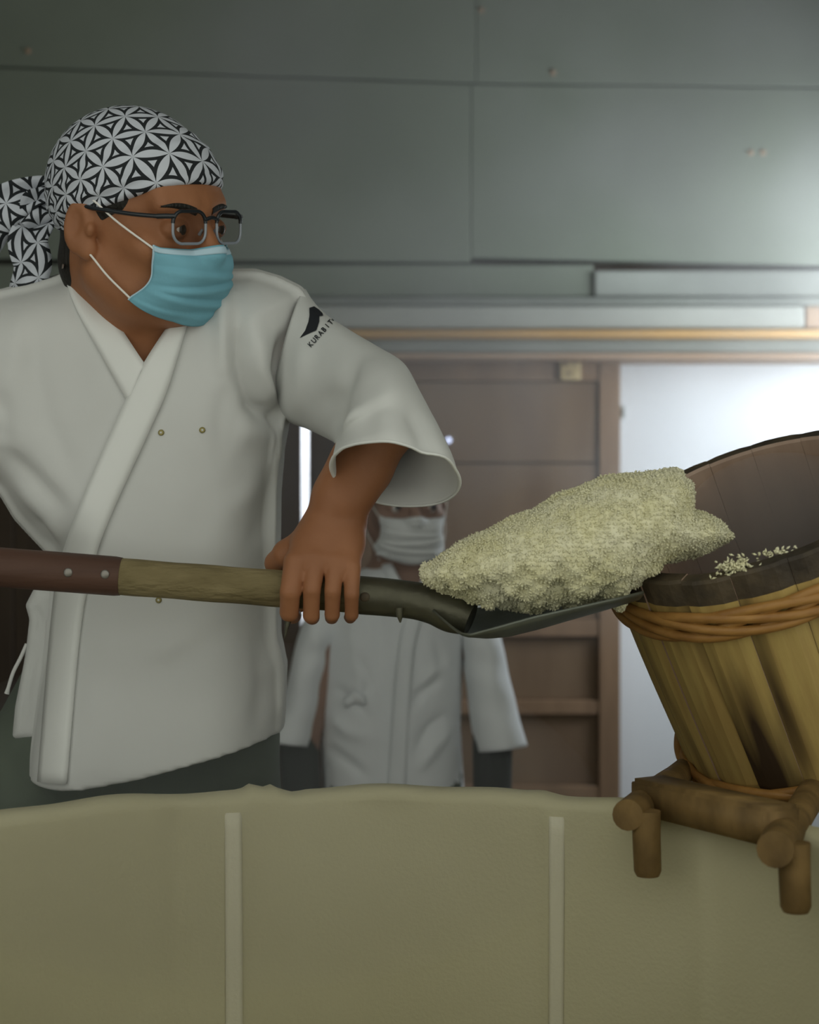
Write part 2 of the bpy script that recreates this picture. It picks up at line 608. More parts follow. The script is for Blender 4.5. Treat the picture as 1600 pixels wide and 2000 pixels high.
# right-hand wall with the window the daylight comes through
wr = empty('wall_right'); tag(wr, kind='structure')
XR = 1.36
WY0, WY1, WZ0, WZ1 = 3.73, 4.53, 1.52, 2.44
for lo, hi in (((XR, 1.2, 0), (XR + 0.1, WY0, 3.42)), ((XR, WY1, 0), (XR + 0.1, 5.0, 3.42)),
               ((XR, WY0, 0), (XR + 0.1, WY1, WZ0)), ((XR, WY0, WZ1), (XR + 0.1, WY1, 3.42))):
    box('wall_section', lo, hi, M['plaster'], wr, bev=0)
w1 = empty('window_1'); tag(w1, kind='structure')
for lo, hi in (((XR - 0.02, WY0 - 0.05, WZ0 - 0.05), (XR + 0.12, WY1 + 0.05, WZ0)), ((XR - 0.02, WY0 - 0.05, WZ1), (XR + 0.12, WY1 + 0.05, WZ1 + 0.05)),
               ((XR - 0.02, WY0 - 0.05, WZ0), (XR + 0.12, WY0, WZ1)), ((XR - 0.02, WY1, WZ0), (XR + 0.12, WY1 + 0.05, WZ1)),
               ((XR + 0.03, (WY0 + WY1) / 2 - 0.02, WZ0), (XR + 0.07, (WY0 + WY1) / 2 + 0.02, WZ1))):
    box('window_frame', lo, hi, M['door_frame'], w1)

# upper back wall: grey-green sheets in two rows with open joints
wbk = empty('wall_back'); tag(wbk, kind='structure')
box('backing', (-2.2, 4.66, wz(702)), (1.36, 4.74, 3.42), M['door_dark'], wbk, bev=0)
def sheet(x0l, x0r, x1l, x1r, ztl, ztr, zbl, zbr):
    """one sheet with slightly sloping joints"""
    Yf, Yb = 4.60, 4.655
    V = [(x0l, Yf, zbl), (x1l, Yf, zbr), (x1r, Yf, ztr), (x0r, Yf, ztl), (x0l, Yb, zbl), (x1l, Yb, zbr), (x1r, Yb, ztr), (x0r, Yb, ztl)]
    F = [(0, 1, 2, 3), (1, 5, 6, 2), (5, 4, 7, 6), (4, 0, 3, 7), (3, 2, 6, 7), (4, 5, 1, 0)]
    o = mesh_obj('sheet', V, F, M['panel'], wbk, smooth=False)
    b = o.modifiers.new('bevel', 'BEVEL'); b.width = 0.0025; b.segments = 2
    return o
def seam_z(x):                                # the level joint drops a little to the right
    return float(np.interp(x, [wx(-700), wx(0), wx(650), wx(930), wx(1600), wx(1800)], [wz(108), wz(130), wz(156), wz(163), wz(171), wz(173)]))
G = 0.0022
colx = [-2.2, wx(-330), wx(930), XR]
for i in range(3):
    a, b = colx[i] + 0.0008, colx[i + 1] - 0.0008
    if i == 1: xs = [a, wx(0), wx(480), b]
    elif i == 2: xs = [a, b]
    else: xs = [a, b]
    sheet(a, a, b, b, 3.42, 3.42, seam_z(a) + G, seam_z(b) + G)
    sheet(a - (0.014 if i == 2 else 0), a - (0.014 if i == 2 else 0), b - (0.014 if i == 1 else 0), b - (0.014 if i == 1 else 0),
          seam_z(a) - G, seam_z(b) - G, wz(503), wz(522 if i == 2 else 512))
for px, py in ((1466, 298), (1490, 298), (940, 20), (1080, 142), (1172, 534), (55, 100)):
    bm = bmesh.new(); bmesh.ops.create_uvsphere(bm, u_segments=10, v_segments=6, radius=0.008)
    me = bpy.data.meshes.new('screw_head'); bm.to_mesh(me); bm.free()
    o = link('screw_head', me, M['rail_pink'], wbk); o.location = (wx(px), 4.598, wz(py)); o.scale = (1, 0.4, 1)

# rails over the doors
def trim(n, py0, py1, y0, y1, m, xa=-2.2, xb=1.36, bev=0.006):
    return tag(box('trim_%d' % n, (xa, y0, wz(py1, y0)), (xb, y1, wz(py0, y0)), M[m], bev=bev), kind='structure')
trim(1, 528, 578, 4.590, 4.66, 'rail_grey', xa=wx(1160))
trim(2, 516, 579, 4.603, 4.66, 'panel', xb=wx(1160))
trim(3, 580, 598, 4.60, 4.66, 'rail_grey')
trim(4, 598, 641, 4.50, 4.66, 'rail_white', xb=wx(1572, 4.5))
trim(5, 598, 641, 4.50, 4.66, 'rail_pink', xa=wx(1574, 4.5), xb=wx(1604, 4.5))
trim(6, 643, 660, 4.48, 4.66, 'rail_wood', xa=wx(560))
trim(7, 661, 689, 4.53, 4.66, 'rail_grey')
trim(8, 689, 702, 4.50, 4.66, 'rail_pink')

# the wooden doors, the gap of daylight between them, and the white door
ZT = wz(701)
d1 = empty('door_1'); tag(d1, 'brown wooden sliding door with recessed lower panels behind the masked helper', kind='structure')
xl, xr = wx(603), wx(1212)
st = wx(1170) - wx(1212)
box('stile', (xr - 0.058, 4.60, 0.01), (xr, 4.64, ZT), M['door_frame'], d1)
box('stile', (xl, 4.60, 0.01), (xl + 0.075, 4.64, ZT), M['door_dark'], d1)
for a, b in ((700, 744), (1208, 1244), (1368, 1396), (1536, 1580)):
    box('rail', (xl + 0.075, 4.604, wz(b)), (xr - 0.058, 4.64, wz(a)), M['door_frame'], d1)
box('rail', (xl + 0.075, 4.604, 0.01), (xr - 0.058, 4.64, 0.25), M['door_frame'], d1)
for a, b in ((746, 903), (906, 1206)):
    box('panel', (xl + 0.077, 4.609, wz(b)), (xr - 0.062, 4.632, wz(a)), M['door'], d1, bev=0.002)
for a, b in ((1245, 1367), (1397, 1535), (1581, 2300)):
    box('panel', (xl + 0.077, 4.626, max(wz(b), 0.25)), (xr - 0.06, 4.638, wz(a)), M['door'], d1, bev=0.002)
box('backing', (xl + 0.01, 4.634, 0.02), (xr - 0.01, 4.655, ZT), M['door_dark'], d1, bev=0)  # added behind the panels to stop outside light leaking through the joints
plq = box('plaque', (wx(1093), 4.590, wz(743)), (wx(1134), 4.603, wz(700)), M['plaque'], d1, bev=0.006)
for px, py in ((1105, 712), (1122, 708), (1110, 730)):
    bm = bmesh.new(); bmesh.ops.create_uvsphere(bm, u_segments=8, v_segments=6, radius=0.0055)
    me = bpy.data.meshes.new('hole'); bm.to_mesh(me); bm.free()
    o = link('hole', me, M['door'], plq); o.location = (wx(px), 4.590, wz(py)); o.scale = (1.3, 0.5, 1)
d2 = empty('door_2'); tag(d2, kind='structure')
edges = np.linspace(-1.55, wx(589), 9)
for i in range(8):
    box('board', (edges[i] + 0.0015, 4.60 + 0.003 * (i % 2), 0.01), (edges[i + 1] - 0.0015, 4.635, ZT), M['door_dark'], d2)
ww = empty('wall_lower'); tag(ww, kind='structure')
box('board', (-2.2, 4.60, 0), (-1.553, 4.66, ZT), M['door_dark'], ww)
d3 = empty('door_3'); tag(d3, kind='structure')
box('leaf', (xr - 0.02, 4.662, 0.01), (XR, 4.70, ZT + 0.02), M['white_door'], d3)
lt = box('latch', (wx(1214), 4.652, wz(815)), (wx(1225), 4.663, wz(790)), M['rail_grey'], d3, bev=0.002)
box('latch_slot', (wx(1217), 4.649, wz(810)), (wx(1222), 4.653, wz(796)), M['door_dark'], lt, bev=0.0005)

tag(box('gap_reflector', (-1.2, 5.75, 0.0), (0.6, 5.82, 3.2), M['white_door'], bev=0), kind='structure')  # white reflector added outside so the gap between the doors shows bright
tag(box('floor_outside', (-1.2, 5.0, -0.06), (0.6, 5.75, 0.0), M['concrete'], bev=0), kind='structure')

# a glowing bead added for the small bluish pinhole of light in the door
mm, nt, b = new_mat('bead_glow'); b.inputs['Emission Color'].default_value = (0.62, 0.70, 1.0, 1); b.inputs['Emission Strength'].default_value = 1.3
b.inputs['Base Color'].default_value = (0.7, 0.75, 1, 1)
pr = root('glow_point', (wx(876), 4.60, wz(860)))
tag(pr, 'tiny round bluish glowing bead on the brown door beside the raised sleeve', 'glowing bead')
V, F = tube_data([(wx(876), 4.609, wz(860)), (wx(876), 4.594, wz(860))], 0.010, 14)
mesh_obj('bead_ring', [tuple(v) for v in V], F, M['rail_grey'], pr)
bm = bmesh.new(); bmesh.ops.create_uvsphere(bm, u_segments=12, v_segments=8, radius=0.008)
bmesh.ops.translate(bm, vec=(wx(876), 4.593, wz(860)), verts=bm.verts)
me = bpy.data.meshes.new('glow_bead'); bm.to_mesh(me); bm.free()
link('glow_bead', me, mm, pr)

# step on which the worker stands
st_o = root('work_platform', (-0.5, 2.3, 0))
tag(st_o, 'low wooden platform behind the vat under the worker with the shovel', 'platform')
for i in range(5):
    box('plank', (-1.15, 1.86 + 0.16 * i, 0.26), (0.15, 2.015 + 0.16 * i, 0.30), M['vat_wood'], st_o)
for x in (-1.05, 0.05):
    box('bearer', (x - 0.05, 1.88, 0.0), (x + 0.05, 2.64, 0.26), M['vat_wood'], st_o)

# ================================================================== THE VAT AND ITS CLOTH
VC = np.array([-0.042, 1.28]); VR = 0.47; RIM = CAM_Z - 0.289
vat = root('steaming_vat', (VC[0], VC[1], 0))
tag(vat, 'large round wooden steaming vat hidden under its pale cloth lining', 'vat')
nst = 30
V, F = [], []
da = 2 * math.pi / nst
ri, ro, z0, z1 = VR + 0.008, VR + 0.034, 0.42, RIM - 0.012
for z in (z0, z1):
    for r in (ri, ro):
        for k in range(4):
            a = -da / 2 * 0.985 + da * 0.985 * k / 3
            V.append((VC[0] + r * math.sin(a), VC[1] + r * math.cos(a), z))
def q(zi, r, k): return zi * 8 + r * 4 + k
for k in range(3):
    F += [(q(0, 0, k), q(1, 0, k), q(1, 0, k + 1), q(0, 0, k + 1)), (q(0, 1, k), q(0, 1, k + 1), q(1, 1, k + 1), q(1, 1, k)),
          (q(1, 0, k), q(1, 1, k), q(1, 1, k + 1), q(1, 0, k + 1)), (q(0, 0, k), q(0, 0, k + 1), q(0, 1, k + 1), q(0, 1, k))]
F += [(q(0, 0, 0), q(0, 1, 0), q(1, 1, 0), q(1, 0, 0)), (q(0, 0, 3), q(1, 0, 3), q(1, 1, 3), q(0, 1, 3))]
me = bpy.data.meshes.new('vat_stave')
me.from_pydata([(v[0] - VC[0], v[1] - VC[1], v[2]) for v in V], [], F); me.materials.append(M['vat_wood'])
for i in range(nst):
    o = bpy.data.objects.new('stave', me); COL.objects.link(o); o.parent = vat; o.rotation_euler = (0, 0, da * i)
for zz in (0.55, 0.98):
    pts = [(VC[0] + (ro + 0.006) * math.sin(a), VC[1] + (ro + 0.006) * math.cos(a), zz) for a in np.linspace(0, 2 * math.pi, 73)]
    tube('hoop', pts, 0.013, M['logs'], vat, seg=8)
V, F = [], []
prof = [(0.30, 0.0), (0.51, 0.0), (0.51, 0.42), (0.0, 0.42)]
ns = 48
for r, z in prof:
    for k in range(ns):
        a = 2 * math.pi * k / ns
        V.append((VC[0] + r * math.sin(a), VC[1] + r * math.cos(a), z))
for i in range(3):
    for k in range(ns):
        F.append((i * ns + k, i * ns + (k + 1) % ns, (i + 1) * ns + (k + 1) % ns, (i + 1) * ns + k))
mesh_obj('kettle_base', V, F, M['concrete'], vat, smooth=False)

def ripple(a):
    """local ruffles of the cloth on the rim; a is the angle from the far side"""
    r = 0.0016 * np.sin(9 * a + 0.6) + 0.0012 * np.sin(23 * a + 1.3)
    r += 0.0050 * np.exp(-((a + 0.250) / 0.016) ** 2) + 0.0040 * np.exp(-((a + 0.212) / 0.013) ** 2)
    r += 0.0022 * np.exp(-((a + 0.17) / 0.03) ** 2) * np.cos(60 * a) + 0.0025 * np.exp(-((a - 0.37) / 0.03) ** 2)
    return r
def wall_r(a, z):
    d = RIM - z
    r = VR - 0.006 * np.clip(d / 0.4, 0, 1)
    r += 0.0022 * np.sin(5 * a + 2 * d) * np.clip(d / 0.1, 0, 1)
    for c, amp, w in ((-0.292, -0.0025, 0.012), (0.402, -0.0035, 0.016), (-0.43, 0.003, 0.02), (0.05, 0.003, 0.07), (0.76, -0.003, 0.02)):
        r += amp * np.exp(-(((a - c) - 0.04 * d) / w) ** 2)
    return r
na = 420
angs = np.linspace(-math.pi, math.pi, na, endpoint=False)
V, F = [], []
prof = [('o', 0.10), ('o', 0.05), ('o', 0.015), ('t', 0.0), ('t', 0.35), ('t', 0.7), ('t', 1.0)] + [('i', d) for d in (0.012, 0.03, 0.06, 0.1, 0.15, 0.2, 0.26, 0.32, 0.38, 0.44)]
for kind, s in prof:
    for a in angs:
        rp = ripple(a)
        if kind == 'o':
            r, z = VR + 0.043 + 0.004 * math.sin(14 * a) * s / 0.1, RIM - s
        elif kind == 't':
            t = math.pi * s
            r, z = VR + 0.021 + 0.022 * math.cos(t), RIM - 0.006 + (0.007 + 0.9 * rp) * math.sin(t) + rp * 0.4
        else:
            z = RIM - s + rp * 0.6 * max(0, 1 - s / 0.06)
            r = wall_r(a, z) - 0.003 * math.exp(-s / 0.02)
        V.append((VC[0] + r * math.sin(a), VC[1] + r * math.cos(a), z))
nr = len(prof)
for i in range(nr - 1):
    for k in range(na):
        F.append((i * na + k, i * na + (k + 1) % na, (i + 1) * na + (k + 1) % na, (i + 1) * na + k))
F.append(tuple((nr - 1) * na + k for k in range(na)))
cl = root('steaming_cloth', (VC[0], VC[1], RIM))
tag(cl, 'pale unbleached cloth lining the round vat and folded over its rim', 'cloth')
mesh_obj('lining', V, F, M['cloth'], cl)
def seam(a0, w, z_top, z_bot, skew=0.0):
    V, F = [], []
    zs = np.linspace(z_top, z_bot, 26)
    for z in zs:
        for j in range(5):
            a = a0 + w * (j / 4 - 0.5) + skew * (RIM - z)
            e = 0.0 if j in (0, 4) else 0.0006
            r = wall_r(np.array(a), z) - 0.0008 - e
            V.append((VC[0] + r * math.sin(a), VC[1] + r * math.cos(a), z + float(ripple(a)) * 0.4))
    for i in range(25):
        for j in range(4):
            F.append((i * 5 + j, i * 5 + j + 1, (i + 1) * 5 + j + 1, (i + 1) * 5 + j))
    o = mesh_obj('seam_band', V, F, M['cloth_seam'], cl)
    m = o.modifiers.new('thickness', 'SOLIDIFY'); m.thickness = 0.0008; m.offset = 0
seam(-0.300, 0.037, RIM - 0.018, RIM - 0.44)
seam(0.420, 0.032, RIM - 0.018, RIM - 0.44)


# ================================================================== STAND AND TUB
stand = root('tub_stand', (0.33, 1.75, RIM - 0.03))
tag(stand, 'rough wooden frame of round logs and pegs hooked over the vat rim beneath the tub', 'stand')
zl = CAM_Z - 0.288
LD = Vector((0.1025, 0.294, 0.0)).normalized()
A0 = Vector((0.2075, 1.60, zl)); B0 = Vector((0.312, 1.446, zl - 0.002))
def log(p0, L, r, seed):
    rg = random.Random(seed)
    pts, rad = [], []
    for i in range(12):
        t = i / 11
        pts.append(p0 + LD * (L * t) + Vector((rg.uniform(-1, 1), 0, rg.uniform(-1, 1))) * 0.0012)
        rad.append(r * (1.0 + 0.10 * math.sin(3.1 * t * 3 + seed) - (0.12 if i == 0 else 0)))
    return tube('log', pts, rad, M['logs'], stand, seg=16)
log(A0, 0.70, 0.0155, 1)
log(B0, 0.70, 0.0165, 2)
for p0, off, ln, r in ((A0, 0.018, 0.062, 0.0135), (B0, 0.028, 0.060, 0.0138)):
    p = p0 + LD * off + Vector((0.012, -0.010, 0.004))
    tube('peg', [p, p + Vector((0.0, 0, -0.025)), p + Vector((0.001, -0.001, -ln * 0.92)), p + Vector((0.001, -0.001, -ln))], [r, r, r * 0.97, r * 0.80], M['logs'], stand, seg=14)
def slanted_board(a, b, th, hh, name):
    a, b = Vector(a), Vector(b)
    d = (b - a).normalized(); s = Vector((0, 0, 1)); n = d.cross(s).normalized()
    bm = bmesh.new()
    ringsv = []
    for p in (a, b):
        ringsv.append([bm.verts.new(p + n * x + s * y) for x, y in ((-th, -hh), (th, -hh), (th, hh), (-th, hh))])
    for i in range(4):
        bm.faces.new((ringsv[0][i], ringsv[0][(i + 1) % 4], ringsv[1][(i + 1) % 4], ringsv[1][i]))
    bm.faces.new(ringsv[0]); bm.faces.new(list(reversed(ringsv[1])))
    bmesh.ops.recalc_face_normals(bm, faces=bm.faces)
    bmesh.ops.bevel(bm, geom=bm.edges[:], offset=0.004, segments=2, affect='EDGES')
    me = bpy.data.meshes.new(name); bm.to_mesh(me); bm.free()
    return link(name, me, M['logs'], stand)
slanted_board(A0 + LD * 0.085 + Vector((0.0, 0, 0.008)), B0 + LD * 0.075 + Vector((0, 0, 0.008)), 0.022, 0.0175, 'cross_board')
slanted_board(A0 + LD * 0.60, B0 + LD * 0.60, 0.022, 0.013, 'cross_board')

AX = Vector((-0.362, -0.315, 0.8772)).normalized()
TT = Vector((0.367, 1.80, CAM_Z + 0.0115))
RT, RB, TH = 0.1725, 0.1635, 0.286
tub = empty('wooden_tub')
Bc = TT - AX * TH
rx = AX.cross(Vector((0, 1, 0))).normalized()
ry = AX.cross(rx).normalized()
tub.matrix_world = Matrix(((rx.x, ry.x, AX.x, Bc.x), (rx.y, ry.y, AX.y, Bc.y), (rx.z, ry.z, AX.z, Bc.z), (0, 0, 0, 1)))
tag(tub, 'weathered wooden stave tub tipped towards the shovel, bound with twisted bamboo hoops', 'tub')

def stave_mat():
    m, nt, b = new_mat('weathered_tub_staves')
    b.inputs['Roughness'].default_value = 0.62
    b.inputs['Specular IOR Level'].default_value = 0.35
    tc = N(nt, 'ShaderNodeTexCoord'); oi = N(nt, 'ShaderNodeObjectInfo')
    mp = N(nt, 'ShaderNodeMapping'); mp.inputs['Scale'].default_value = (1, 1, 0.12)
    nt.links.new(tc.outputs['Object'], mp.inputs['Vector'])
    ad = N(nt, 'ShaderNodeVectorMath', operation='ADD')
    nt.links.new(mp.outputs[0], ad.inputs[0])
    cx = N(nt, 'ShaderNodeCombineXYZ')
    nt.links.new(mth(nt, 'MULTIPLY', oi.outputs['Random'], 7.0), cx.inputs[2])
    nt.links.new(cx.outputs[0], ad.inputs[1])
    n1 = N(nt, 'ShaderNodeTexNoise'); n1.inputs['Scale'].default_value = 70; n1.inputs['Detail'].default_value = 5
    n2 = N(nt, 'ShaderNodeTexNoise'); n2.inputs['Scale'].default_value = 16; n2.inputs['Detail'].default_value = 3
    nt.links.new(ad.outputs[0], n1.inputs['Vector']); nt.links.new(ad.outputs[0], n2.inputs['Vector'])
    r1 = N(nt, 'ShaderNodeValToRGB')
    r1.color_ramp.elements[0].position = 0.3; r1.color_ramp.elements[0].color = (0.37, 0.245, 0.078, 1)
    r1.color_ramp.elements[1].position = 0.65; r1.color_ramp.elements[1].color = (0.48, 0.345, 0.112, 1)
    nt.links.new(n1.outputs['Fac'], r1.inputs['Fac'])
    r2 = N(nt, 'ShaderNodeValToRGB')
    r2.color_ramp.elements[0].position = 0.50; r2.color_ramp.elements[0].color = (0, 0, 0, 1)
    r2.color_ramp.elements[1].position = 0.66; r2.color_ramp.elements[1].color = (1, 1, 1, 1)
    nt.links.new(n2.outputs['Fac'], r2.inputs['Fac'])
    # wet, blackened streaks run along some staves, most on the worn side of the tub
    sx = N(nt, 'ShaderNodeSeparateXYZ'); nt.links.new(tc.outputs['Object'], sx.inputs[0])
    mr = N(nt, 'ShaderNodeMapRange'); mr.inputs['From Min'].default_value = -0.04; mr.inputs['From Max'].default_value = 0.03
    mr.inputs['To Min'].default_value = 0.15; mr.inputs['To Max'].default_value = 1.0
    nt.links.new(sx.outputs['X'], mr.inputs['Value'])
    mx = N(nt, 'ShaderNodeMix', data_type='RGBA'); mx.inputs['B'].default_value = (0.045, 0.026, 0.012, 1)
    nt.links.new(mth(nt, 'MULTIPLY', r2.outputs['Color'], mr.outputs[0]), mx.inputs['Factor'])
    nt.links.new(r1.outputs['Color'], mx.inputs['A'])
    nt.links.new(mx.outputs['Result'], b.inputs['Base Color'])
    bp = N(nt, 'ShaderNodeBump'); bp.inputs['Strength'].default_value = 0.25; bp.inputs['Distance'].default_value = 0.004
    nt.links.new(n1.outputs['Fac'], bp.inputs['Height']); nt.links.new(bp.outputs[0], b.inputs['Normal'])
    return m
M['tub_out'] = stave_mat()
M['tub_in'] = mat('dark_wet_tub_inside', (0.46, 0.325, 0.24), 0.5, col2=(0.34, 0.23, 0.165), scale=18, stretch=(1, 1, 0.2), bump=0.1, bscale=70, spec=0.5)
M['tub_rim'] = mat('dark_tub_rim', (0.10, 0.075, 0.045), 0.6, col2=(0.045, 0.035, 0.025), scale=30, bump=0.2, bscale=90)
M['bamboo'] = mat('orange_bamboo', (0.42, 0.215, 0.055), 0.5, col2=(0.29, 0.135, 0.032), scale=30, bump=0.1, bscale=80, stretch=(1, 1, 2.5), spec=0.45)
def tub_r(k):
    """outer radius; k = 0 at the rim, 1 at the foot"""
    return RT + (RB - RT) * k + 0.004 * math.sin(math.pi * min(k / 0.8, 1)) * 0.5 - 0.010 * max(0, (k - 0.86) / 0.14) ** 2
nsv = 19
ks = [0.0, 0.012, 0.10, 0.13, 0.25, 0.4, 0.55, 0.7, 0.8, 0.88, 0.94, 1.0]
rs = random.Random(3)
ang = 0.15
widths = [rs.uniform(0.8, 1.2) for _ in range(nsv)]
sw = sum(widths)
for i in range(nsv):
    w = 2 * math.pi * widths[i] / sw
    g = 0.0003 / RT
    V, F, mi = [], [], []
    nk, na_ = len(ks), 5
    dr = rs.uniform(-0.0012, 0.0012)
    zr = rs.uniform(-0.0015, 0.001)
    for side in (0, 1):
        for k in ks:
            for j in range(na_):
                a = ang + g / 2 + (w - g) * j / (na_ - 1)
                r = tub_r(k) + dr
                if side == 0 and j in (0, na_ - 1): r -= 0.0026
                if side == 1: r -= 0.019
                if k == 0.0: r += (-0.002 if side == 0 else 0.002)
                V.append((r * math.cos(a), r * math.sin(a), TH * (1 - k) + (zr if k < 0.05 else 0)))
        ofs = side * nk * na_
        for kk in range(nk - 1):
            for j in range(na_ - 1):
                f = (ofs + kk * na_ + j, ofs + (kk + 1) * na_ + j, ofs + (kk + 1) * na_ + j + 1, ofs + kk * na_ + j + 1)
                F.append(f if side == 0 else tuple(reversed(f)))
                mi.append(2 if (side == 0 and ks[kk] < 0.10) else (0 if side == 0 else 1))
    o2 = nk * na_
    for j in range(na_ - 1):
        F.append((j, j + 1, o2 + j + 1, o2 + j)); mi.append(2)
        e = (nk - 1) * na_ + j
        F.append((e + 1, e, o2 + e, o2 + e + 1)); mi.append(0)
    for kk in range(nk - 1):
        a_, b_ = kk * na_, (kk + 1) * na_
        F.append((a_, o2 + a_, o2 + b_, b_)); mi.append(1)
        a_, b_ = kk * na_ + na_ - 1, (kk + 1) * na_ + na_ - 1
        F.append((b_, o2 + b_, o2 + a_, a_)); mi.append(1)
    o = mesh_obj('stave', V, F, M['tub_out'], tub, smooth=False)
    o.data.materials.append(M['tub_in']); o.data.materials.append(M['tub_rim'])
    o.data.polygons.foreach_set('material_index', mi)
    ang += w
V, F = [], []
for z in (TH * 0.06, TH * 0.13):
    for k in range(40):
        a = 2 * math.pi * k / 40
        V.append(((RB - 0.019) * math.cos(a), (RB - 0.019) * math.sin(a), z))
F = [tuple(reversed(range(40))), tuple(range(40, 80))] + [(k, (k + 1) % 40, 40 + (k + 1) % 40, 40 + k) for k in range(40)]
mesh_obj('bottom_board', V, F, M['tub_in'], tub, smooth=False)
for k0, k1, ns_, ph in ((0.135, 0.220, 5, 0.0), (0.900, 0.965, 4, 1.2)):
    hoop = None
    for s in range(ns_):
        pts = []
        n = 160
        for i in range(n + 1):
            a = 2 * math.pi * i / n
            w = 3 * a + 2 * math.pi * s / ns_ + ph
            k = (k0 + k1) / 2 + (k1 - k0) / 2 * math.sin(w)
            r = tub_r(k) + 0.0030 + 0.0022 * math.cos(w)
            pts.append((r * math.cos(a), r * math.sin(a), TH * (1 - k)))
        o = tube('hoop' if hoop is None else 'strand', pts, 0.0054, M['bamboo'], hoop if hoop is not None else tub, seg=8)
        o.data.transform(Matrix.Identity(4))
        if hoop is None: hoop = o

# ================================================================== SHOVEL
SY = 1.76
def sh(px, dy=0.0, Y=SY): return P(px, 1108 + 0.0766 * px + dy, Y)
shovel = root('rice_shovel', tuple(sh(850)))
tag(shovel, 'long shovel with red-brown handle collar, pale shaft and steel blade held level by the worker', 'shovel')
pts = [sh(x) for x in np.linspace(228, 720, 14)]
tube('shaft', pts, [0.0192 + 0.0003 * math.sin(i * 1.7) for i in range(14)], M['shaft'], shovel, seg=24)
pts = [sh(x) for x in (-420, -300, -200, -100, 0, 120, 225, 237)]
col_o = tube('handle_collar', pts, [0.0165, 0.0185, 0.0203, 0.0208, 0.0208, 0.0208, 0.0206, 0.0198], M['shaft_red'], shovel, seg=24)
for px, dy in ((133, 0), (205, -2)):
    bm = bmesh.new(); bmesh.ops.create_uvsphere(bm, u_segments=14, v_segments=8, radius=0.0048)
    me = bpy.data.meshes.new('rivet'); bm.to_mesh(me); bm.free()
    o = link('rivet', me, M['rivet'], col_o); o.location = sh(px, dy, SY - 0.0205); o.scale = (1, 0.45, 1)
# D-shaped grip at the end of the handle
e0 = Vector(sh(-418))
tube('grip_fork', [e0, e0 + Vector((-0.03, 0, 0.045)), e0 + Vector((-0.10, 0, 0.058))], [0.015, 0.011, 0.010], M['shaft_red'], shovel)
tube('grip_fork', [e0, e0 + Vector((-0.03, 0, -0.045)), e0 + Vector((-0.10, 0, -0.058))], [0.015, 0.011, 0.010], M['shaft_red'], shovel)
tube('grip', [e0 + Vector((-0.095, 0, -0.068)), e0 + Vector((-0.095, 0, 0.068))], 0.015, M['shaft'], shovel)
# steel socket
cp = [(683, 1160, .0200, 1.76), (700, 1162, .0201, 1.76), (760, 1167, .0198, 1.758), (810, 1173, .0195, 1.752), (850, 1182, .0205, 1.745), (885, 1196, .0215, 1.738), (920, 1210, .017, 1.733)]
sp = spline([(*P(a, b, y), r) for a, b, r, y in cp], 30)
sock = tube('socket', sp[:, :3], sp[:, 3], M['steel'], shovel, seg=24)
bm = bmesh.new(); bmesh.ops.create_uvsphere(bm, u_segments=12, v_segments=8, radius=0.0050)
me = bpy.data.meshes.new('rivet'); bm.to_mesh(me); bm.free()
o = link('rivet', me, M['tub_rim'], sock); o.location = P(713, 1166, SY - 0.0195); o.scale = (1.2, 0.4, 1)
tube('tie_wire', [P(566, 1200, 1.735), P(562, 1216, 1.733), P(556, 1247, 1.733)], [0.0035, 0.003, 0.0006], M['steel'], shovel, seg=8)
tube('tie_wire', [P(780, 1188, 1.735), P(781, 1202, 1.734), P(782, 1216, 1.734)], [0.0045, 0.0035, 0.0008], M['steel'], shovel, seg=8)
# blade
nu, nv = 36, 17
us = np.linspace(0, 1, nu)
bx = 845 + (1238 - 845) * us
near_y = np.interp(bx, [845, 868, 890, 908, 960, 1030, 1110, 1238], [1192, 1214, 1234, 1241, 1226, 1205, 1186, 1156])
cen_y = np.interp(bx, [845, 875, 905, 950, 990, 1050, 1110, 1238], [1190, 1218, 1238, 1243, 1240, 1225, 1207, 1170])
far_y = np.interp(bx, [845, 870, 905, 1030, 1110, 1238], [1182, 1186, 1192, 1180, 1166, 1142])
half = np.interp(us, [0, 0.06, 0.16, 0.45, 0.85, 1.0], [0.022, 0.055, 0.095, 0.105, 0.100, 0.075])
V, F = [], []
for i in range(nu):
    for j in range(nv):
        v = -1 + 2 * j / (nv - 1)
        Y = 1.735 + half[i] * v
        zc = P(bx[i], cen_y[i], 1.735)[2]
        zn = P(bx[i], near_y[i], 1.735 - half[i])[2]
        zf = P(bx[i], far_y[i], 1.735 + half[i])[2]
        e = abs(v) ** 2.4
        z = zc + ((zn if v < 0 else zf) - zc) * e
        V.append((P(bx[i], 1000, 1.735)[0], Y, z))
for i in range(nu - 1):
    for j in range(nv - 1):
        F.append((i * nv + j, (i + 1) * nv + j, (i + 1) * nv + j + 1, i * nv + j + 1))
bl = mesh_obj('blade', V, F, M['steel_blade'], shovel)
m = bl.modifiers.new('thickness', 'SOLIDIFY'); m.thickness = 0.0022; m.offset = 0.0

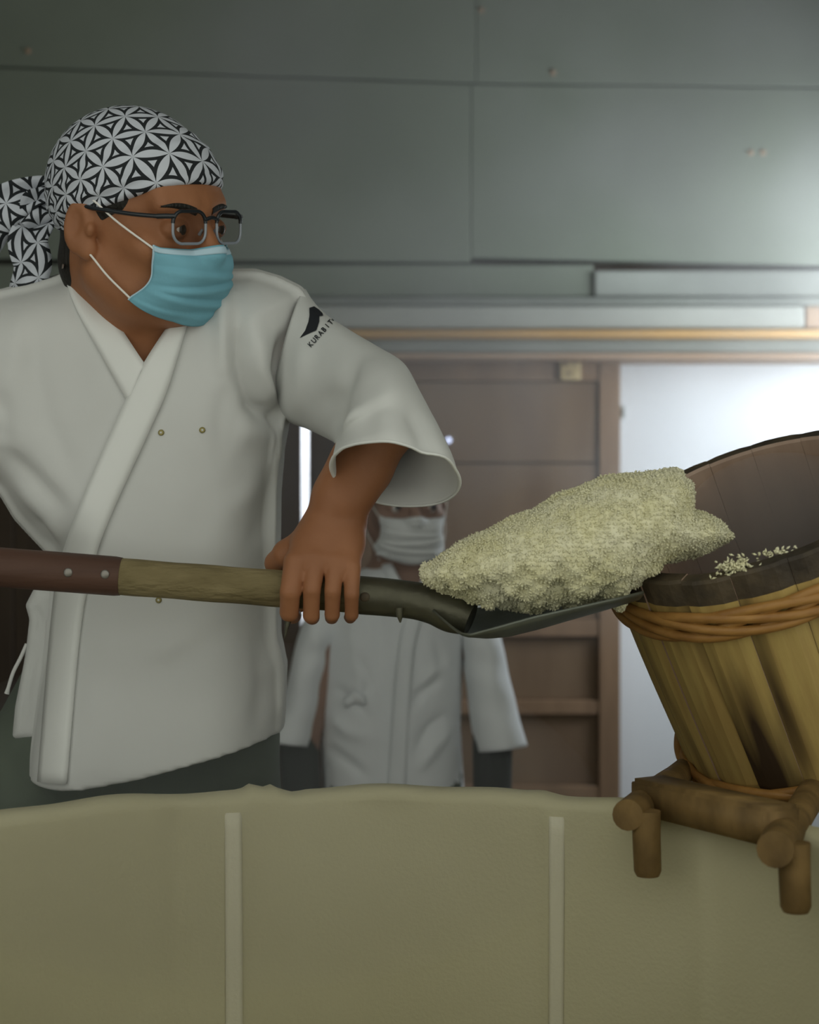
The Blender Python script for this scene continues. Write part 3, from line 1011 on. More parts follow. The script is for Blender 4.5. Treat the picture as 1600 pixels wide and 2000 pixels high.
# ================================================================== RICE
rice_px = [(818, 1122), (838, 1104), (868, 1080), (905, 1056), (960, 1032), (1000, 1012), (1040, 998), (1090, 966), (1140, 948), (1180, 932),
           (1250, 925), (1300, 918), (1326, 914), (1334, 936), (1352, 944), (1351, 1000), (1376, 1004), (1408, 1022), (1430, 1052), (1404, 1064),
           (1372, 1082), (1330, 1088), (1292, 1100), (1262, 1128), (1222, 1148), (1219, 1190), (1204, 1194), (1200, 1168), (1172, 1166),
           (1122, 1188), (1090, 1178), (1032, 1198), (1002, 1184), (950, 1182), (884, 1160), (836, 1142)]
RY = 1.735
step = 0.0045
rp = W2(rice_px, RY)
fx = [p[0] for p in rp]; fz = [p[1] for p in rp]
fld = Field(np.arange(min(fx) - .02, max(fx) + .02, step), np.arange(RY - .12, RY + .12, step), np.arange(min(fz) - .02, max(fz) + .02, step))
# the heap is thickest over the blade and thins towards the end that is breaking off
fld.add(pillow(rp, lambda X, Z: RY + 0.0 * X, 0.080, 0.060))
V, Q = fld.mesh()
Nn = vnormals(V, Q)
def lump(V, s, ph):
    return np.sin(V[:, 0] * s + ph) * np.sin(V[:, 1] * s * 1.13 + 1.7 * ph) * np.sin(V[:, 2] * s * 0.91 + 0.6 * ph)
low_ = np.clip((CAM_Z - 0.02 - V[:, 2]) / 0.05, 0.25, 1.0)
D = low_ * (0.0055 * lump(V, 95, 0.4) + 0.0050 * lump(V, 190, 1.9)) + 0.0022 * lump(V, 330, 3.1)
V = V + Nn * D[:, None]
Nn = vnormals(V, Q)
rice = fast_mesh('steamed_rice', V, Q, M['rice'])
tag(rice, 'steaming heap of cream-coloured rice sliding off the shovel blade into the tub', 'rice', kind='stuff')
def grains(V, Q, Nn, n, spread, seed, size=0.0032):
    rg = np.random.default_rng(seed)
    area_ = np.linalg.norm(np.cross(V[Q[:, 2]] - V[Q[:, 0]], V[Q[:, 3]] - V[Q[:, 1]]), axis=1)
    pick = rg.choice(len(Q), n, p=area_ / area_.sum())
    w = rg.random((n, 4)); w /= w.sum(1, keepdims=True)
    pos = np.einsum('nk,nkd->nd', w, V[Q[pick]])
    nn = np.einsum('nk,nkd->nd', w, Nn[Q[pick]])
    pos += nn * (rg.random((n, 1)) ** 2.2 * spread)
    d = rg.normal(size=(n, 3)); d /= np.linalg.norm(d, axis=1, keepdims=True)
    e = np.cross(d, rg.normal(size=(n, 3))); e /= np.linalg.norm(e, axis=1, keepdims=True)
    f = np.cross(d, e)
    L = size * rg.uniform(0.8, 1.25, (n, 1)); r = L * 0.48
    vs = [pos + d * L, pos - d * L]
    for c in range(4):
        a = math.pi / 2 * c
        vs.append(pos + (e * math.cos(a) + f * math.sin(a)) * r)
    VV = np.stack(vs, 1).reshape(-1, 3)
    base = np.arange(n)[:, None] * 6
    tri = []
    for c in range(4):
        a, b = 2 + c, 2 + (c + 1) % 4
        tri.append(base + np.array([[0, a, b]])); tri.append(base + np.array([[1, b, a]]))
    T = np.concatenate(tri)
    return VV, T
def tri_mesh(name, V, T, material, parent=None):
    me = bpy.data.meshes.new(name)
    me.vertices.add(len(V)); me.vertices.foreach_set('co', V.astype(np.float32).ravel())
    me.loops.add(len(T) * 3); me.loops.foreach_set('vertex_index', T.astype(np.int32).ravel())
    me.polygons.add(len(T)); me.polygons.foreach_set('loop_start', np.arange(0, len(T) * 3, 3, dtype=np.int32))
    me.update(calc_edges=True)
    return link(name, me, material, parent)
GV, GT = grains(V, Q, Nn, 30000, 0.0016, 5, 0.0021)
g = tri_mesh('grains', GV, GT, M['rice'], rice); g['kind'] = 'stuff'
# loose grains clinging along the lower ragged edge
V2 = []
low = [(1040, 1198), (1090, 1182), (1125, 1190), (1172, 1170), (1205, 1196), (1222, 1160), (1264, 1132), (1296, 1106), (1335, 1092), (1375, 1086), (1408, 1068), (1432, 1056)]
# crumbs left on the tub's near rim
def on_mouth(px, py):
    d = Vector(P(px, py, 1.0)) - Vector((0, 0, CAM_Z))
    t = (TT - Vector((0, 0, CAM_Z))).dot(AX) / d.dot(AX)
    return Vector((0, 0, CAM_Z)) + d * t
mid_ = on_mouth(1438, 1116)
tgt = TT + (mid_ - TT).normalized() * (RT - 0.009)
tan_ = AX.cross((mid_ - TT).normalized())
cv, ct = [], []
rg = np.random.default_rng(11)
def crumb_grains(center, along, n, sa, sh_, seed):
    rg = np.random.default_rng(seed)
    pos = np.array(center)[None] + np.outer(rg.normal(size=n) * sa, np.array(along)) + np.outer(np.abs(rg.normal(size=n)) * sh_, np.array(AX)) + rg.normal(size=(n, 3)) * 0.0022
    return pos
pos = np.concatenate([crumb_grains(tgt + AX * 0.002, tan_, 170, 0.0085, 0.0045, 1),
                      crumb_grains(tgt + AX * 0.001 - rx * 0.042 - ry * 0.001, tan_, 45, 0.011, 0.0012, 2)])
n = len(pos)
d = rg.normal(size=(n, 3)); d /= np.linalg.norm(d, axis=1, keepdims=True)
e = np.cross(d, rg.normal(size=(n, 3))); e /= np.linalg.norm(e, axis=1, keepdims=True)
f = np.cross(d, e); L = 0.0032
VV = np.stack([pos + d * L, pos - d * L] + [pos + (e * math.cos(a) + f * math.sin(a)) * L * 0.45 for a in (0, math.pi / 2, math.pi, 1.5 * math.pi)], 1).reshape(-1, 3)
base = np.arange(n)[:, None] * 6
T = np.concatenate([base + np.array([[0, 2 + c, 2 + (c + 1) % 4]]) for c in range(4)] + [base + np.array([[1, 2 + (c + 1) % 4, 2 + c]]) for c in range(4)])
cr_ = tri_mesh('rice_crumbs', VV, T, M['rice'])
tag(cr_, 'small crumbs of cooked rice stuck on the rim of the wooden tub', 'rice', kind='stuff')

# ================================================================== PEOPLE
class Head:
    def __init__(s, O, yaw, pitch, roll=0.0, k=1.0):
        s.O = np.array(O, float); s.k = k
        y, p = math.radians(yaw), math.radians(pitch)
        F_ = np.array([math.cos(p) * math.sin(y), -math.cos(p) * math.cos(y), -math.sin(p)])
        L = np.array([math.cos(y), math.sin(y), 0.0])
        U = np.cross(F_, L)
        r = math.radians(roll)
        L, U = L * math.cos(r) + U * math.sin(r), U * math.cos(r) - L * math.sin(r)
        s.R = np.stack([L, F_, U], 1)
    def w(s, p): return s.O + s.R @ (np.asarray(p, float) * s.k)
    def wm(s, pts): return s.O + (np.asarray(pts, float) * s.k) @ s.R.T
    def loc(s, X, Y, Z):
        d = (X - s.O[0], Y - s.O[1], Z - s.O[2])
        return [(s.R[0, i] * d[0] + s.R[1, i] * d[1] + s.R[2, i] * d[2]) / s.k for i in range(3)]
    def ell(s, c, r, rot=None):
        R = s.R if rot is None else s.R @ rot
        return ellipsoid(s.w(c), np.asarray(r) * s.k, R)
    def cone(s, a, b, ra, rb): return cone(s.w(a), s.w(b), ra * s.k, rb * s.k)
    def half(s, fn):
        """region given by a function of head coordinates (negative inside), around the head"""
        def f(X, Y, Z):
            l, fw, u = s.loc(X, Y, Z)
            return fn(l, fw, u) * s.k
        return f, s.O - 0.22 * s.k, s.O + 0.22 * s.k

def rotz(a):
    c, s_ = math.cos(a), math.sin(a)
    return np.array([[c, -s_, 0], [s_, c, 0], [0, 0, 1]])
def rotx(a):
    c, s_ = math.cos(a), math.sin(a)
    return np.array([[1, 0, 0], [0, c, -s_], [0, s_, c]])

def head_ops(h):
    ops = [('a', h.ell((0, -.012, .028), (.0745, .094, .083)), 0),
           ('a', h.ell((0, .026, -.040), (.062, .066, .075)), .03),
           ('a', h.ell((0, .072, .032), (.052, .018, .035)), .03),
           ('a', h.cone((-.056, -.004, -.066), (-.018, .066, -.103), .019, .016), .025),
           ('a', h.cone((.056, -.004, -.066), (.018, .066, -.103), .019, .016), .025),
           ('a', h.ell((0, .073, -.102), (.022, .017, .015)), .02),
           ('a', h.cone((-.045, .080, .012), (-.012, .089, .009), .010, .010), .014),
           ('a', h.cone((.045, .080, .012), (.012, .089, .009), .010, .010), .014),
           ('a', h.ell((-.045, .060, -.036), (.022, .022, .018)), .02),
           ('a', h.ell((.045, .060, -.036), (.022, .022, .018)), .02),
           ('s', h.ell((-.033, .102, -.014), (.019, .015, .013)), .012),
           ('s', h.ell((.033, .102, -.014), (.019, .015, .013)), .012),
           ('a', h.cone((0, .092, -.002), (0, .112, -.040), .0085, .0115), .012),
           ('a', h.ell((-.013, .100, -.044), (.009, .011, .008)), .008),
           ('a', h.ell((.013, .100, -.044), (.009, .011, .008)), .008),
           ('a', h.ell((-.033, .085, -.0145), (.0175, .0125, .0125)), .004),
           ('a', h.ell((.033, .085, -.0145), (.0175, .0125, .0125)), .004),
           ('s', h.ell((-.033, .0985, -.0150), (.0135, .0060, .0036)), .0015),
           ('s', h.ell((.033, .0985, -.0150), (.0135, .0060, .0036)), .0015),
           ('a', h.ell((0, .088, -.073), (.024, .012, .008)), .008),
           ('a', h.ell((0, .086, -.084), (.020, .012, .008)), .006)]
    for sx in (-1, 1):
        rot = rotz(sx * 0.42) @ rotx(-0.15)
        ops += [('a', h.ell((sx * .0785, -.012, -.014), (.0085, .0195, .033), rot), .006),
                ('a', h.ell((sx * .0765, -.004, -.040), (.0075, .0105, .012), rot), .006),
                ('s', h.ell((sx * .0920, -.012, -.010), (.0105, .0125, .0210), rot), .003),
                ('a', h.ell((sx * .0800, .004, -.018), (.005, .005, .008), rot), .004)]
    return ops

def apply_ops(F_, ops):
    for kind, prim, k in ops:
        (F_.add if kind == 'a' else F_.sub)(prim, k)

def eval_ops(ops, pts):
    X, Y, Z = pts[:, 0], pts[:, 1], pts[:, 2]
    a = np.full(len(pts), 0.5)
    for kind, prim, k in ops:
        d = prim[0](X, Y, Z)
        if kind == 'a':
            if k > 0:
                h = np.clip(0.5 + 0.5 * (a - d) / k, 0, 1); a = a * (1 - h) + d * h - k * h * (1 - h)
            else: a = np.minimum(a, d)
        else:
            d = -d
            h = np.clip(0.5 - 0.5 * (a - d) / max(k, 1e-6), 0, 1); a = a * (1 - h) + d * h + k * h * (1 - h)
    return a

def eyes(h, body):
    for sx in (-1, 1):
        bm = bmesh.new(); bmesh.ops.create_uvsphere(bm, u_segments=20, v_segments=14, radius=0.0125 * h.k)
        me = bpy.data.meshes.new('eye'); bm.to_mesh(me); bm.free()
        me.transform(Matrix.Translation(h.w((sx * .033, .0830, -.0148))))
        e = link('eye', me, M['eye_white'], body)
        bm = bmesh.new(); bmesh.ops.create_uvsphere(bm, u_segments=16, v_segments=10, radius=0.0062 * h.k)
        bmesh.ops.scale(bm, vec=(1, 0.35, 1), verts=bm.verts)
        me = bpy.data.meshes.new('iris'); bm.to_mesh(me); bm.free()
        Rm = Matrix([list(h.R[0]), list(h.R[1]), list(h.R[2])]).to_4x4()
        me.transform(Matrix.Translation(h.w((sx * .033 + 0.003, .0945, -.0152))) @ Rm)
        link('iris', me, M['iris'], e)

def eyebrows(h, body, bvh, ang=0.0):
    for sx in (-1, 1):
        V, F = [], []
        n, mm_ = 16, 5
        for i in range(n):
            t = i / (n - 1)
            x = sx * (0.013 + 0.042 * t)
            u0 = 0.002 + 0.0085 * math.sin(math.pi * (0.08 + 0.60 * t)) + ang * (t - 0.5)
            wd = 0.0050 * (1 - 0.75 * t ** 2)
            for j in range(mm_):
                v = -1 + 2 * j / (mm_ - 1)
                o = Vector(h.w((x, 0.20, u0 + wd * v))); d = Vector(-h.R[:, 1])
                hit, nr, _, _ = bvh.ray_cast(o, d)
                if hit is None: hit = o + d * 0.12
                V.append(tuple(hit - d * (0.0022 * (1 - v * v) - 0.0004)))
        for i in range(n - 1):
            for j in range(mm_ - 1):
                F.append((i * mm_ + j, i * mm_ + j + 1, (i + 1) * mm_ + j + 1, (i + 1) * mm_ + j))
        mesh_obj('eyebrow', V, F, M['hair'], body)

def face_mask(h, ops, person, m_main, m_edge, flare=True):
    mk = None
    #        u_mid  f_mid  x_side f_side u_side
    rows = [(-.037, .103, .057, .076, -.034), (-.045, .112, .057, .076, -.042), (-.057, .118, .0575, .075, -.054), (-.071, .115, .058, .075, -.066),
            (-.085, .110, .060, .070, -.076), (-.098, .104, .063, .060, -.084), (-.110, .095, .066, .051, -.090), (-.119, .082, .0665, .048, -.093)]
    R_ = spline(rows, 44)
    ns_ = 41
    L = []
    for i, (um, fm, xs, fs, us_) in enumerate(R_):
        for j in range(ns_):
            s_ = -1 + 2 * j / (ns_ - 1)
            x = xs * math.sin(s_ * math.pi / 2 * 0.98)
            ff = fs + (fm - fs) * (1 - abs(s_) ** 2.3)
            uu = um + (us_ - um) * s_ * s_
            L.append((x, ff, uu))
    L = np.array(L)
    t = np.repeat(np.linspace(0, 1, 44), ns_); s_ = np.tile(np.linspace(-1, 1, ns_), 44)
    Wd = h.wm(L)
    cen = h.w((0, .02, -.06))
    for _ in range(4):
        d = eval_ops(ops, Wd)
        push = np.clip(0.0035 - d, 0, 0.02)
        dirv = Wd - cen; dirv /= np.linalg.norm(dirv, axis=1, keepdims=True)
        Wd = Wd + dirv * push[:, None]
        g_ = Wd.reshape(44, ns_, 3)
        for _k in range(2):
            g_[1:-1] = 0.5 * g_[1:-1] + 0.25 * (g_[2:] + g_[:-2])
        Wd = g_.reshape(-1, 3).copy()
    dp = np.zeros(len(Wd))
    for c, a, tilt in ((0.13, .0008, 0), (0.36, .0024, .05), (0.52, .0034, -.06), (0.70, .0030, .08), (0.86, .0016, 0)):
        q_ = (t - c - tilt * s_) / 0.035
        dp += a * np.tanh(q_ * 1.5) * np.exp(-q_ * q_ * 0.25)
    dp += 0.0016 * np.sin(7 * t + 3 * s_) * (1 - s_ ** 2) * t
    dirv = Wd - cen; dirv /= np.linalg.norm(dirv, axis=1, keepdims=True)
    Wd = Wd + dirv * (dp * (1 - 0.85 * s_ ** 4))[:, None]
    def part(i0, i1, name, material, parent, off=0.0):
        V = Wd.reshape(44, ns_, 3)[i0:i1]
        n_ = i1 - i0
        nrm = (V - cen); nrm = nrm / np.linalg.norm(nrm, axis=2, keepdims=True)
        V = V + nrm * off
        F = [(i * ns_ + j, i * ns_ + j + 1, (i + 1) * ns_ + j + 1, (i + 1) * ns_ + j) for i in range(n_ - 1) for j in range(ns_ - 1)]
        o = mesh_obj(name, V.reshape(-1, 3), F, material, parent)
        md = o.modifiers.new('thickness', 'SOLIDIFY'); md.thickness = 0.0016; md.offset = 0
        return o
    mk = part(0, 44, 'face_mask', m_main, person)
    part(1, 6, 'nose_band', m_edge, mk, 0.0010)
    G_ = Wd.reshape(44, ns_, 3)
    tube('edge_binding', G_[:, 0], 0.0013, m_edge, mk, seg=6)
    tube('edge_binding', G_[:, -1], 0.0013, m_edge, mk, seg=6)
    for side, sx in ((0, -1), (-1, 1)):
        top = h.w((sx * .079, -.002, .019)); botm = h.w((sx * .0785, .000, -.044))
        tube('ear_loop', spline([G_[3, side], (np.array(G_[3, side]) + top) / 2 + h.R[:, 0] * sx * .004, top, h.w((sx * .073, -.026, .012))], 14), 0.0013, M['elastic'], mk, seg=6)
        tube('ear_loop', spline([G_[39, side], (np.array(G_[39, side]) + botm) / 2 + h.R[:, 0] * sx * .003, botm, h.w((sx * .071, -.018, -.046))], 14), 0.0013, M['elastic'], mk, seg=6)
    return mk

def limb(F_, pts, k=0.02):
    for (a, ra), (b, rb) in zip(pts[:-1], pts[1:]):
        F_.add(cone(a, b, ra, rb), k)

# ------------------------------------------------------------------ worker with the shovel
H1 = Head(P(268, 417, 1.868), 57, 7, 8, 0.968)
ops1 = head_ops(H1)
w1p = root('person', (-0.30, 1.98, 0.30))
tag(w1p, 'worker in white robe, patterned headscarf, glasses and blue mask gripping the shovel', 'person')
xs = axis_grid(-1.15, 0.12, 0.014, ((-.435, -.165, .0026), (-.165, -.02, .0024)))
ys = axis_grid(1.55, 2.25, 0.012, ((1.685, 2.03, .0026),))
zs = axis_grid(0.28, 2.05, 0.016, ((1.40, 1.62, .0024), (1.72, 2.03, .0026)))
B = Field(xs, ys, zs)
# trunk and legs under the clothes
B.add(pillow(W2([(90, 640), (200, 600), (330, 600), (500, 600), (545, 680), (505, 1000), (500, 1420), (120, 1440), (140, 1000), (20, 760)], 1.97), 1.975, 0.088, 0.09), 0)
hipR, hipL = P(170, 1440, 2.0), P(400, 1440, 2.0)
limb(B, [(hipR, .075), (P(20, 1900, 2.0), .055), (np.array([-0.50, 2.02, .40]), .038)], .03)
limb(B, [(hipL, .075), (P(425, 1900, 2.0), .055), (np.array([-0.20, 2.00, .40]), .038)], .03)
for fx_, fy_ in ((-0.50, 2.02), (-0.20, 2.00)):
    limb(B, [(np.array([fx_, fy_, .40]), .036), (np.array([fx_, fy_ + .01, .335]), .034), (np.array([fx_ + .015, fy_ - .115, .325]), .026)], .02)
apply_ops(B, [ops1[0]] if False else [('a', ops1[0][1], .02)] + ops1[1:])
B.add(cone(H1.w((0, -.035, -.06)), P(228, 660, 1.965), .054, .062), .03)
B.add(cone(H1.w((-.02, .02, -.09)), P(270, 690, 1.915), .030, .030), .04)
B.add(ellipsoid(P(270, 720, 1.93), (.085, .055, .06)), .04)
# left arm that comes down to the shaft
sh_l, el_l, wr_l = P(515, 670, 1.985), P(756, 812, 1.775), P(653, 1012, 1.764)
limb(B, [(sh_l, .046), (P(668, 728, 1.885), .036), (el_l, .0345), (P(704, 912, 1.775), .0300), (P(668, 972, 1.765), .0272), (wr_l, .0262)], .02)
# back of the hand, knuckles and four fingers closed over the shaft
hand = [(578, 567, 565, 572, .0106), (616, 609, 608, 610, .0092), (655, 650, 649, 648, .0085), (688, 687, 687, 684, .0077)]
ky = (1098, 1092, 1096, 1108)
for i, (xk, xp, xd, xt, r) in enumerate(hand):
    k_ = P(xk, ky[i], 1.731); p_ = P(xp, 1156 - (0, 4, 2, -4)[i], 1.7215); d_ = P(xd, 1200 + (-4, 2, 0, 0)[i], 1.7325); t_ = P(xt, 1206 + (-4, 0, 0, 0)[i], 1.758)
    limb(B, [(wr_l + np.array([(xk - 640) / FPX * 1.76 * 0.55, 0.0, -0.012]), .018), (k_, r * 1.18)], .014)
    limb(B, [(k_, r * 1.2), (p_, r), (d_, r * 0.92), (t_, r * 0.86)], .0014)
B.add(ellipsoid(P(640, 1062, 1.752), (.036, .017, .024)), .012)
# thumb behind the shaft
limb(B, [(P(612, 1045, 1.765), .0165), (P(560, 1082, 1.778), .0135), (P(541, 1100, 1.792), .0115), (P(560, 1150, 1.800), .0105), (P(585, 1180, 1.797), .009)], .008)
# right arm that pushes the handle, out at the side
sh_r, el_r, wr_r = P(40, 700, 1.99), P(-250, 930, 2.02), P(-470, 1058, 1.83)
limb(B, [(sh_r, .058), (el_r, .043), (wr_r, .028)], .02)
gz = e0 + Vector((-0.095, 0, 0))
gp = np.array(gz)
limb(B, [(wr_r, .028), (gp + np.array([0.0, .035, .01]), .030)], .02)
for i in range(4):
    o_ = gp + np.array([0, 0, .032 - .021 * i])
    limb(B, [(o_ + np.array([.012, .036, 0]), .011), (o_ + np.array([.028, .0, 0]), .0105), (o_ + np.array([.012, -.027, 0]), .0095), (o_ + np.array([-.014, -.022, 0]), .0085)], .003)
limb(B, [(gp + np.array([-.01, .034, .03]), .014), (gp + np.array([-.027, .004, .05]), .011), (gp + np.array([-.016, -.022, .045]), .0095)], .006)
V, Q = B.mesh()
V = smooth_mesh(V, Q, 1, 0.35)
body1 = fast_mesh('body', V, Q, M['skin'], w1p)
bvh_b1 = BVHTree.FromPolygons([tuple(v) for v in V], [tuple(q_) for q_ in Q.tolist()])
del B
eyes(H1, body1)
eyebrows(H1, body1, bvh_b1, 0.0)

def small_field(c, r, step):
    return Field(np.arange(c[0] - r, c[0] + r, step), np.arange(c[1] - r, c[1] + r, step), np.arange(c[2] - r, c[2] + r, step))
# short black hair at the temples and nape
fh = small_field(H1.w((0, -.01, -.01)), .15, .003)
fh.add(H1.ell((0, -.012, .028), (.0785, .098, .086)))
fh.add(H1.ell((0, -.060, -.055), (.054, .040, .055)), .02)
fh.sub(H1.half(lambda l, f_, u: np.minimum(np.maximum(0.034 + 0.25 * (u - 0.02) - f_, 0.0) * -1 + 0 * l, 1) + 0 * u), 0) if False else None
fh.sub(H1.half(lambda l, f_, u: (0.040 + 0.35 * u) - f_), .004)
fh.sub(H1.half(lambda l, f_, u: -(np.maximum(-u - 0.010, 0.004 - f_ * 0 - np.abs(f_ - 0.01) * 0)) * 0 + np.maximum(u + 0.028, -0.034 - f_)), .004)
V, Q = fh.mesh()
fast_mesh('hair', V, Q, M['hair'], w1p)

# headscarf with an interlocking petal print
def petal_mat():
    m, nt, b = new_mat('petal_print_cotton')
    b.inputs['Roughness'].default_value = 0.85
    b.inputs['Specular IOR Level'].default_value = 0.2
    tc = N(nt, 'ShaderNodeTexCoord')
    sx = N(nt, 'ShaderNodeSeparateXYZ'); nt.links.new(tc.outputs['UV'], sx.inputs[0])
    u, v = sx.outputs[0], sx.outputs[1]
    Lc, Wd = 1.0, 0.118
    hgt = math.sqrt(3) / 2
    gaps = []
    for i in range(3):
        a = math.pi / 3 * i
        al = mth(nt, 'ADD', mth(nt, 'MULTIPLY', u, math.cos(a)), mth(nt, 'MULTIPLY', v, math.sin(a)))
        nq = mth(nt, 'DIVIDE', mth(nt, 'SUBTRACT', mth(nt, 'MULTIPLY', v, math.cos(a)), mth(nt, 'MULTIPLY', u, math.sin(a))), hgt)
        row = mth(nt, 'ROUND', nq)
        s_ = mth(nt, 'MULTIPLY', mth(nt, 'ABSOLUTE', mth(nt, 'SUBTRACT', nq, row)), hgt)
        t_ = mth(nt, 'SUBTRACT', mth(nt, 'FRACT', mth(nt, 'SUBTRACT', al, mth(nt, 'MULTIPLY', row, 0.5))), 0.5)
        wd = mth(nt, 'MULTIPLY', mth(nt, 'SUBTRACT', 1.0, mth(nt, 'MULTIPLY', mth(nt, 'MULTIPLY', t_, t_), 4.0)), Wd)
        gaps.append(mth(nt, 'SUBTRACT', s_, wd))
    g_ = mth(nt, 'MINIMUM', mth(nt, 'MINIMUM', gaps[0], gaps[1]), gaps[2])
    petal = mth(nt, 'LESS_THAN', g_, 0.0)
    core = mth(nt, 'GREATER_THAN', g_, 0.104)
    fac = mth(nt, 'MAXIMUM', petal, core)
    mx = N(nt, 'ShaderNodeMix', data_type='RGBA')
    mx.inputs['A'].default_value = (0.022, 0.025, 0.028, 1); mx.inputs['B'].default_value = (0.58, 0.61, 0.67, 1)
    nt.links.new(fac, mx.inputs['Factor'])
    nt.links.new(mx.outputs['Result'], b.inputs['Base Color'])
    return m
M['scarf'] = petal_mat()
LP = 0.0340
fs_ = small_field(H1.w((0, -.01, .03)), .135, .0028)
fs_.add(H1.ell((0, -.013, .030), (.0835, .1035, .0905)))
fs_.add(H1.ell((0, .060, .034), (.060, .036, .042)), .03)
fs_.sub(H1.half(lambda l, f_, u: u - (0.000 + 0.36 * f_ + 0.10 * np.maximum(f_, 0) * np.abs(l) / 0.08 * 0 + 0.0)), .006)
V, Q = fs_.mesh()
V = smooth_mesh(V, Q, 1, 0.4)
Nn = vnormals(V, Q)
loc = np.stack(H1.loc(V[:, 0], V[:, 1], V[:, 2]), 1)
hb = loc[:, 2] - 0.36 * loc[:, 1]                      # height above the lower edge
D = np.zeros(len(V))
for c, a, w, tl in ((.013, .0030, .0045, .10), (.026, .0026, .004, -.12), (.036, .0030, .005, .16), (.050, .0018, .005, .22), (.006, -.0020, .003, 0.05)):
    q_ = (hb - c - tl * (loc[:, 1] + 0.09) * 0.5) / w
    D += a * np.exp(-q_ * q_) * np.clip(0.35 + 1.0 * (0.10 - loc[:, 1]) / 0.15, 0.25, 1)
V = V + Nn * D[:, None]
ax = H1.R.T @ np.array([-0.05, -0.86, 0.50]); ax /= np.linalg.norm(ax)
t1 = np.cross([0, 0, 1.0], ax); t1 /= np.linalg.norm(t1); t2 = np.cross(ax, t1)
dl = loc - np.array([0, -.012, .02])
rr = np.linalg.norm(dl, axis=1); dn = dl / rr[:, None]
th = np.arccos(np.clip(dn @ ax, -1, 1)); ph = np.arctan2(dn @ t2, dn @ t1 )
UV = np.stack([th * np.cos(ph), th * np.sin(ph)], 1) * (0.092 / LP)
ca, sa = math.cos(0.30), math.sin(0.30)
UV = np.stack([UV[:, 0] * ca - UV[:, 1] * sa, UV[:, 0] * sa + UV[:, 1] * ca], 1)
scarf = fast_mesh('headscarf', V, Q, M['scarf'], w1p, uvs=UV)
def ribbon(name, cl, wid, twist, parent, uv0=(0, 0), n=26, m_=9, depth_wave=0.006):
    C_ = spline([P(x, y, Y) for x, y, Y in cl], n)
    W_ = np.interp(np.linspace(0, 1, n), np.linspace(0, 1, len(wid)), wid)
    V, F, uv = [], [], []
    s_acc = 0.0
    for i in range(n):
        t = C_[min(i + 1, n - 1)] - C_[max(i - 1, 0)]; t /= np.linalg.norm(t)
        sd = np.cross(t, np.array([0, 1.0, 0])); sd /= np.linalg.norm(sd)
        tw = twist * i / (n - 1)
        sd = sd * math.cos(tw) + np.array([0, 1.0, 0]) * math.sin(tw)
        if i: s_acc += np.linalg.norm(C_[i] - C_[i - 1])
        for j in range(m_):
            q_ = -1 + 2 * j / (m_ - 1)
            V.append(C_[i] + sd * W_[i] * q_ + np.array([0, depth_wave * math.sin(3.2 * q_ + 5 * i / n), 0]))
            uv.append((s_acc / LP + uv0[0], 0.026 * q_ * (0.5 + 0.5 * W_[i] / max(wid)) / LP + uv0[1]))
    for i in range(n - 1):
        for j in range(m_ - 1):
            F.append((i * m_ + j, i * m_ + j + 1, (i + 1) * m_ + j + 1, (i + 1) * m_ + j))
    o = mesh_obj(name, V, F, M['scarf'], parent, uvs=uv)
    md = o.modifiers.new('thickness', 'SOLIDIFY'); md.thickness = 0.002; md.offset = 0
    return o
ribbon('scarf_tail', [(112, 368, 1.925), (80, 372, 1.925), (30, 392, 1.92), (-15, 425, 1.925), (-50, 480, 1.93)], [.010, .016, .022, .027, .026], 0.25, scarf, (0.2, 0.1))
ribbon('scarf_tail', [(108, 385, 1.935), (78, 428, 1.93), (56, 470, 1.925), (62, 520, 1.925), (42, 572, 1.93)], [.010, .020, .024, .024, .019], -0.3, scarf, (0.6, 0.45))
ribbon('scarf_tail', [(116, 372, 1.93), (92, 395, 1.925), (70, 410, 1.92), (48, 440, 1.925)], [.010, .020, .022, .012], 0.8, scarf, (0.1, 0.3))
kf = small_field(P(110, 376, 1.925), .035, .0025)
kc = P(110, 376, 1.925)
kf.add(ellipsoid(kc, (.013, .013, .018)))
kf.add(cone(kc + np.array([-.004, -.008, .016]), kc + np.array([.004, -.010, -.016]), .008, .007), .004)
kf.add(cone(kc + np.array([.008, .004, .016]), kc + np.array([.018, .0, .0]), .008, .010), .006)
V, Q = kf.mesh()
fast_mesh('scarf_knot', V, Q, M['scarf'], scarf, uvs=(V[:, [0, 2]] - kc[[0, 2]]) / LP)

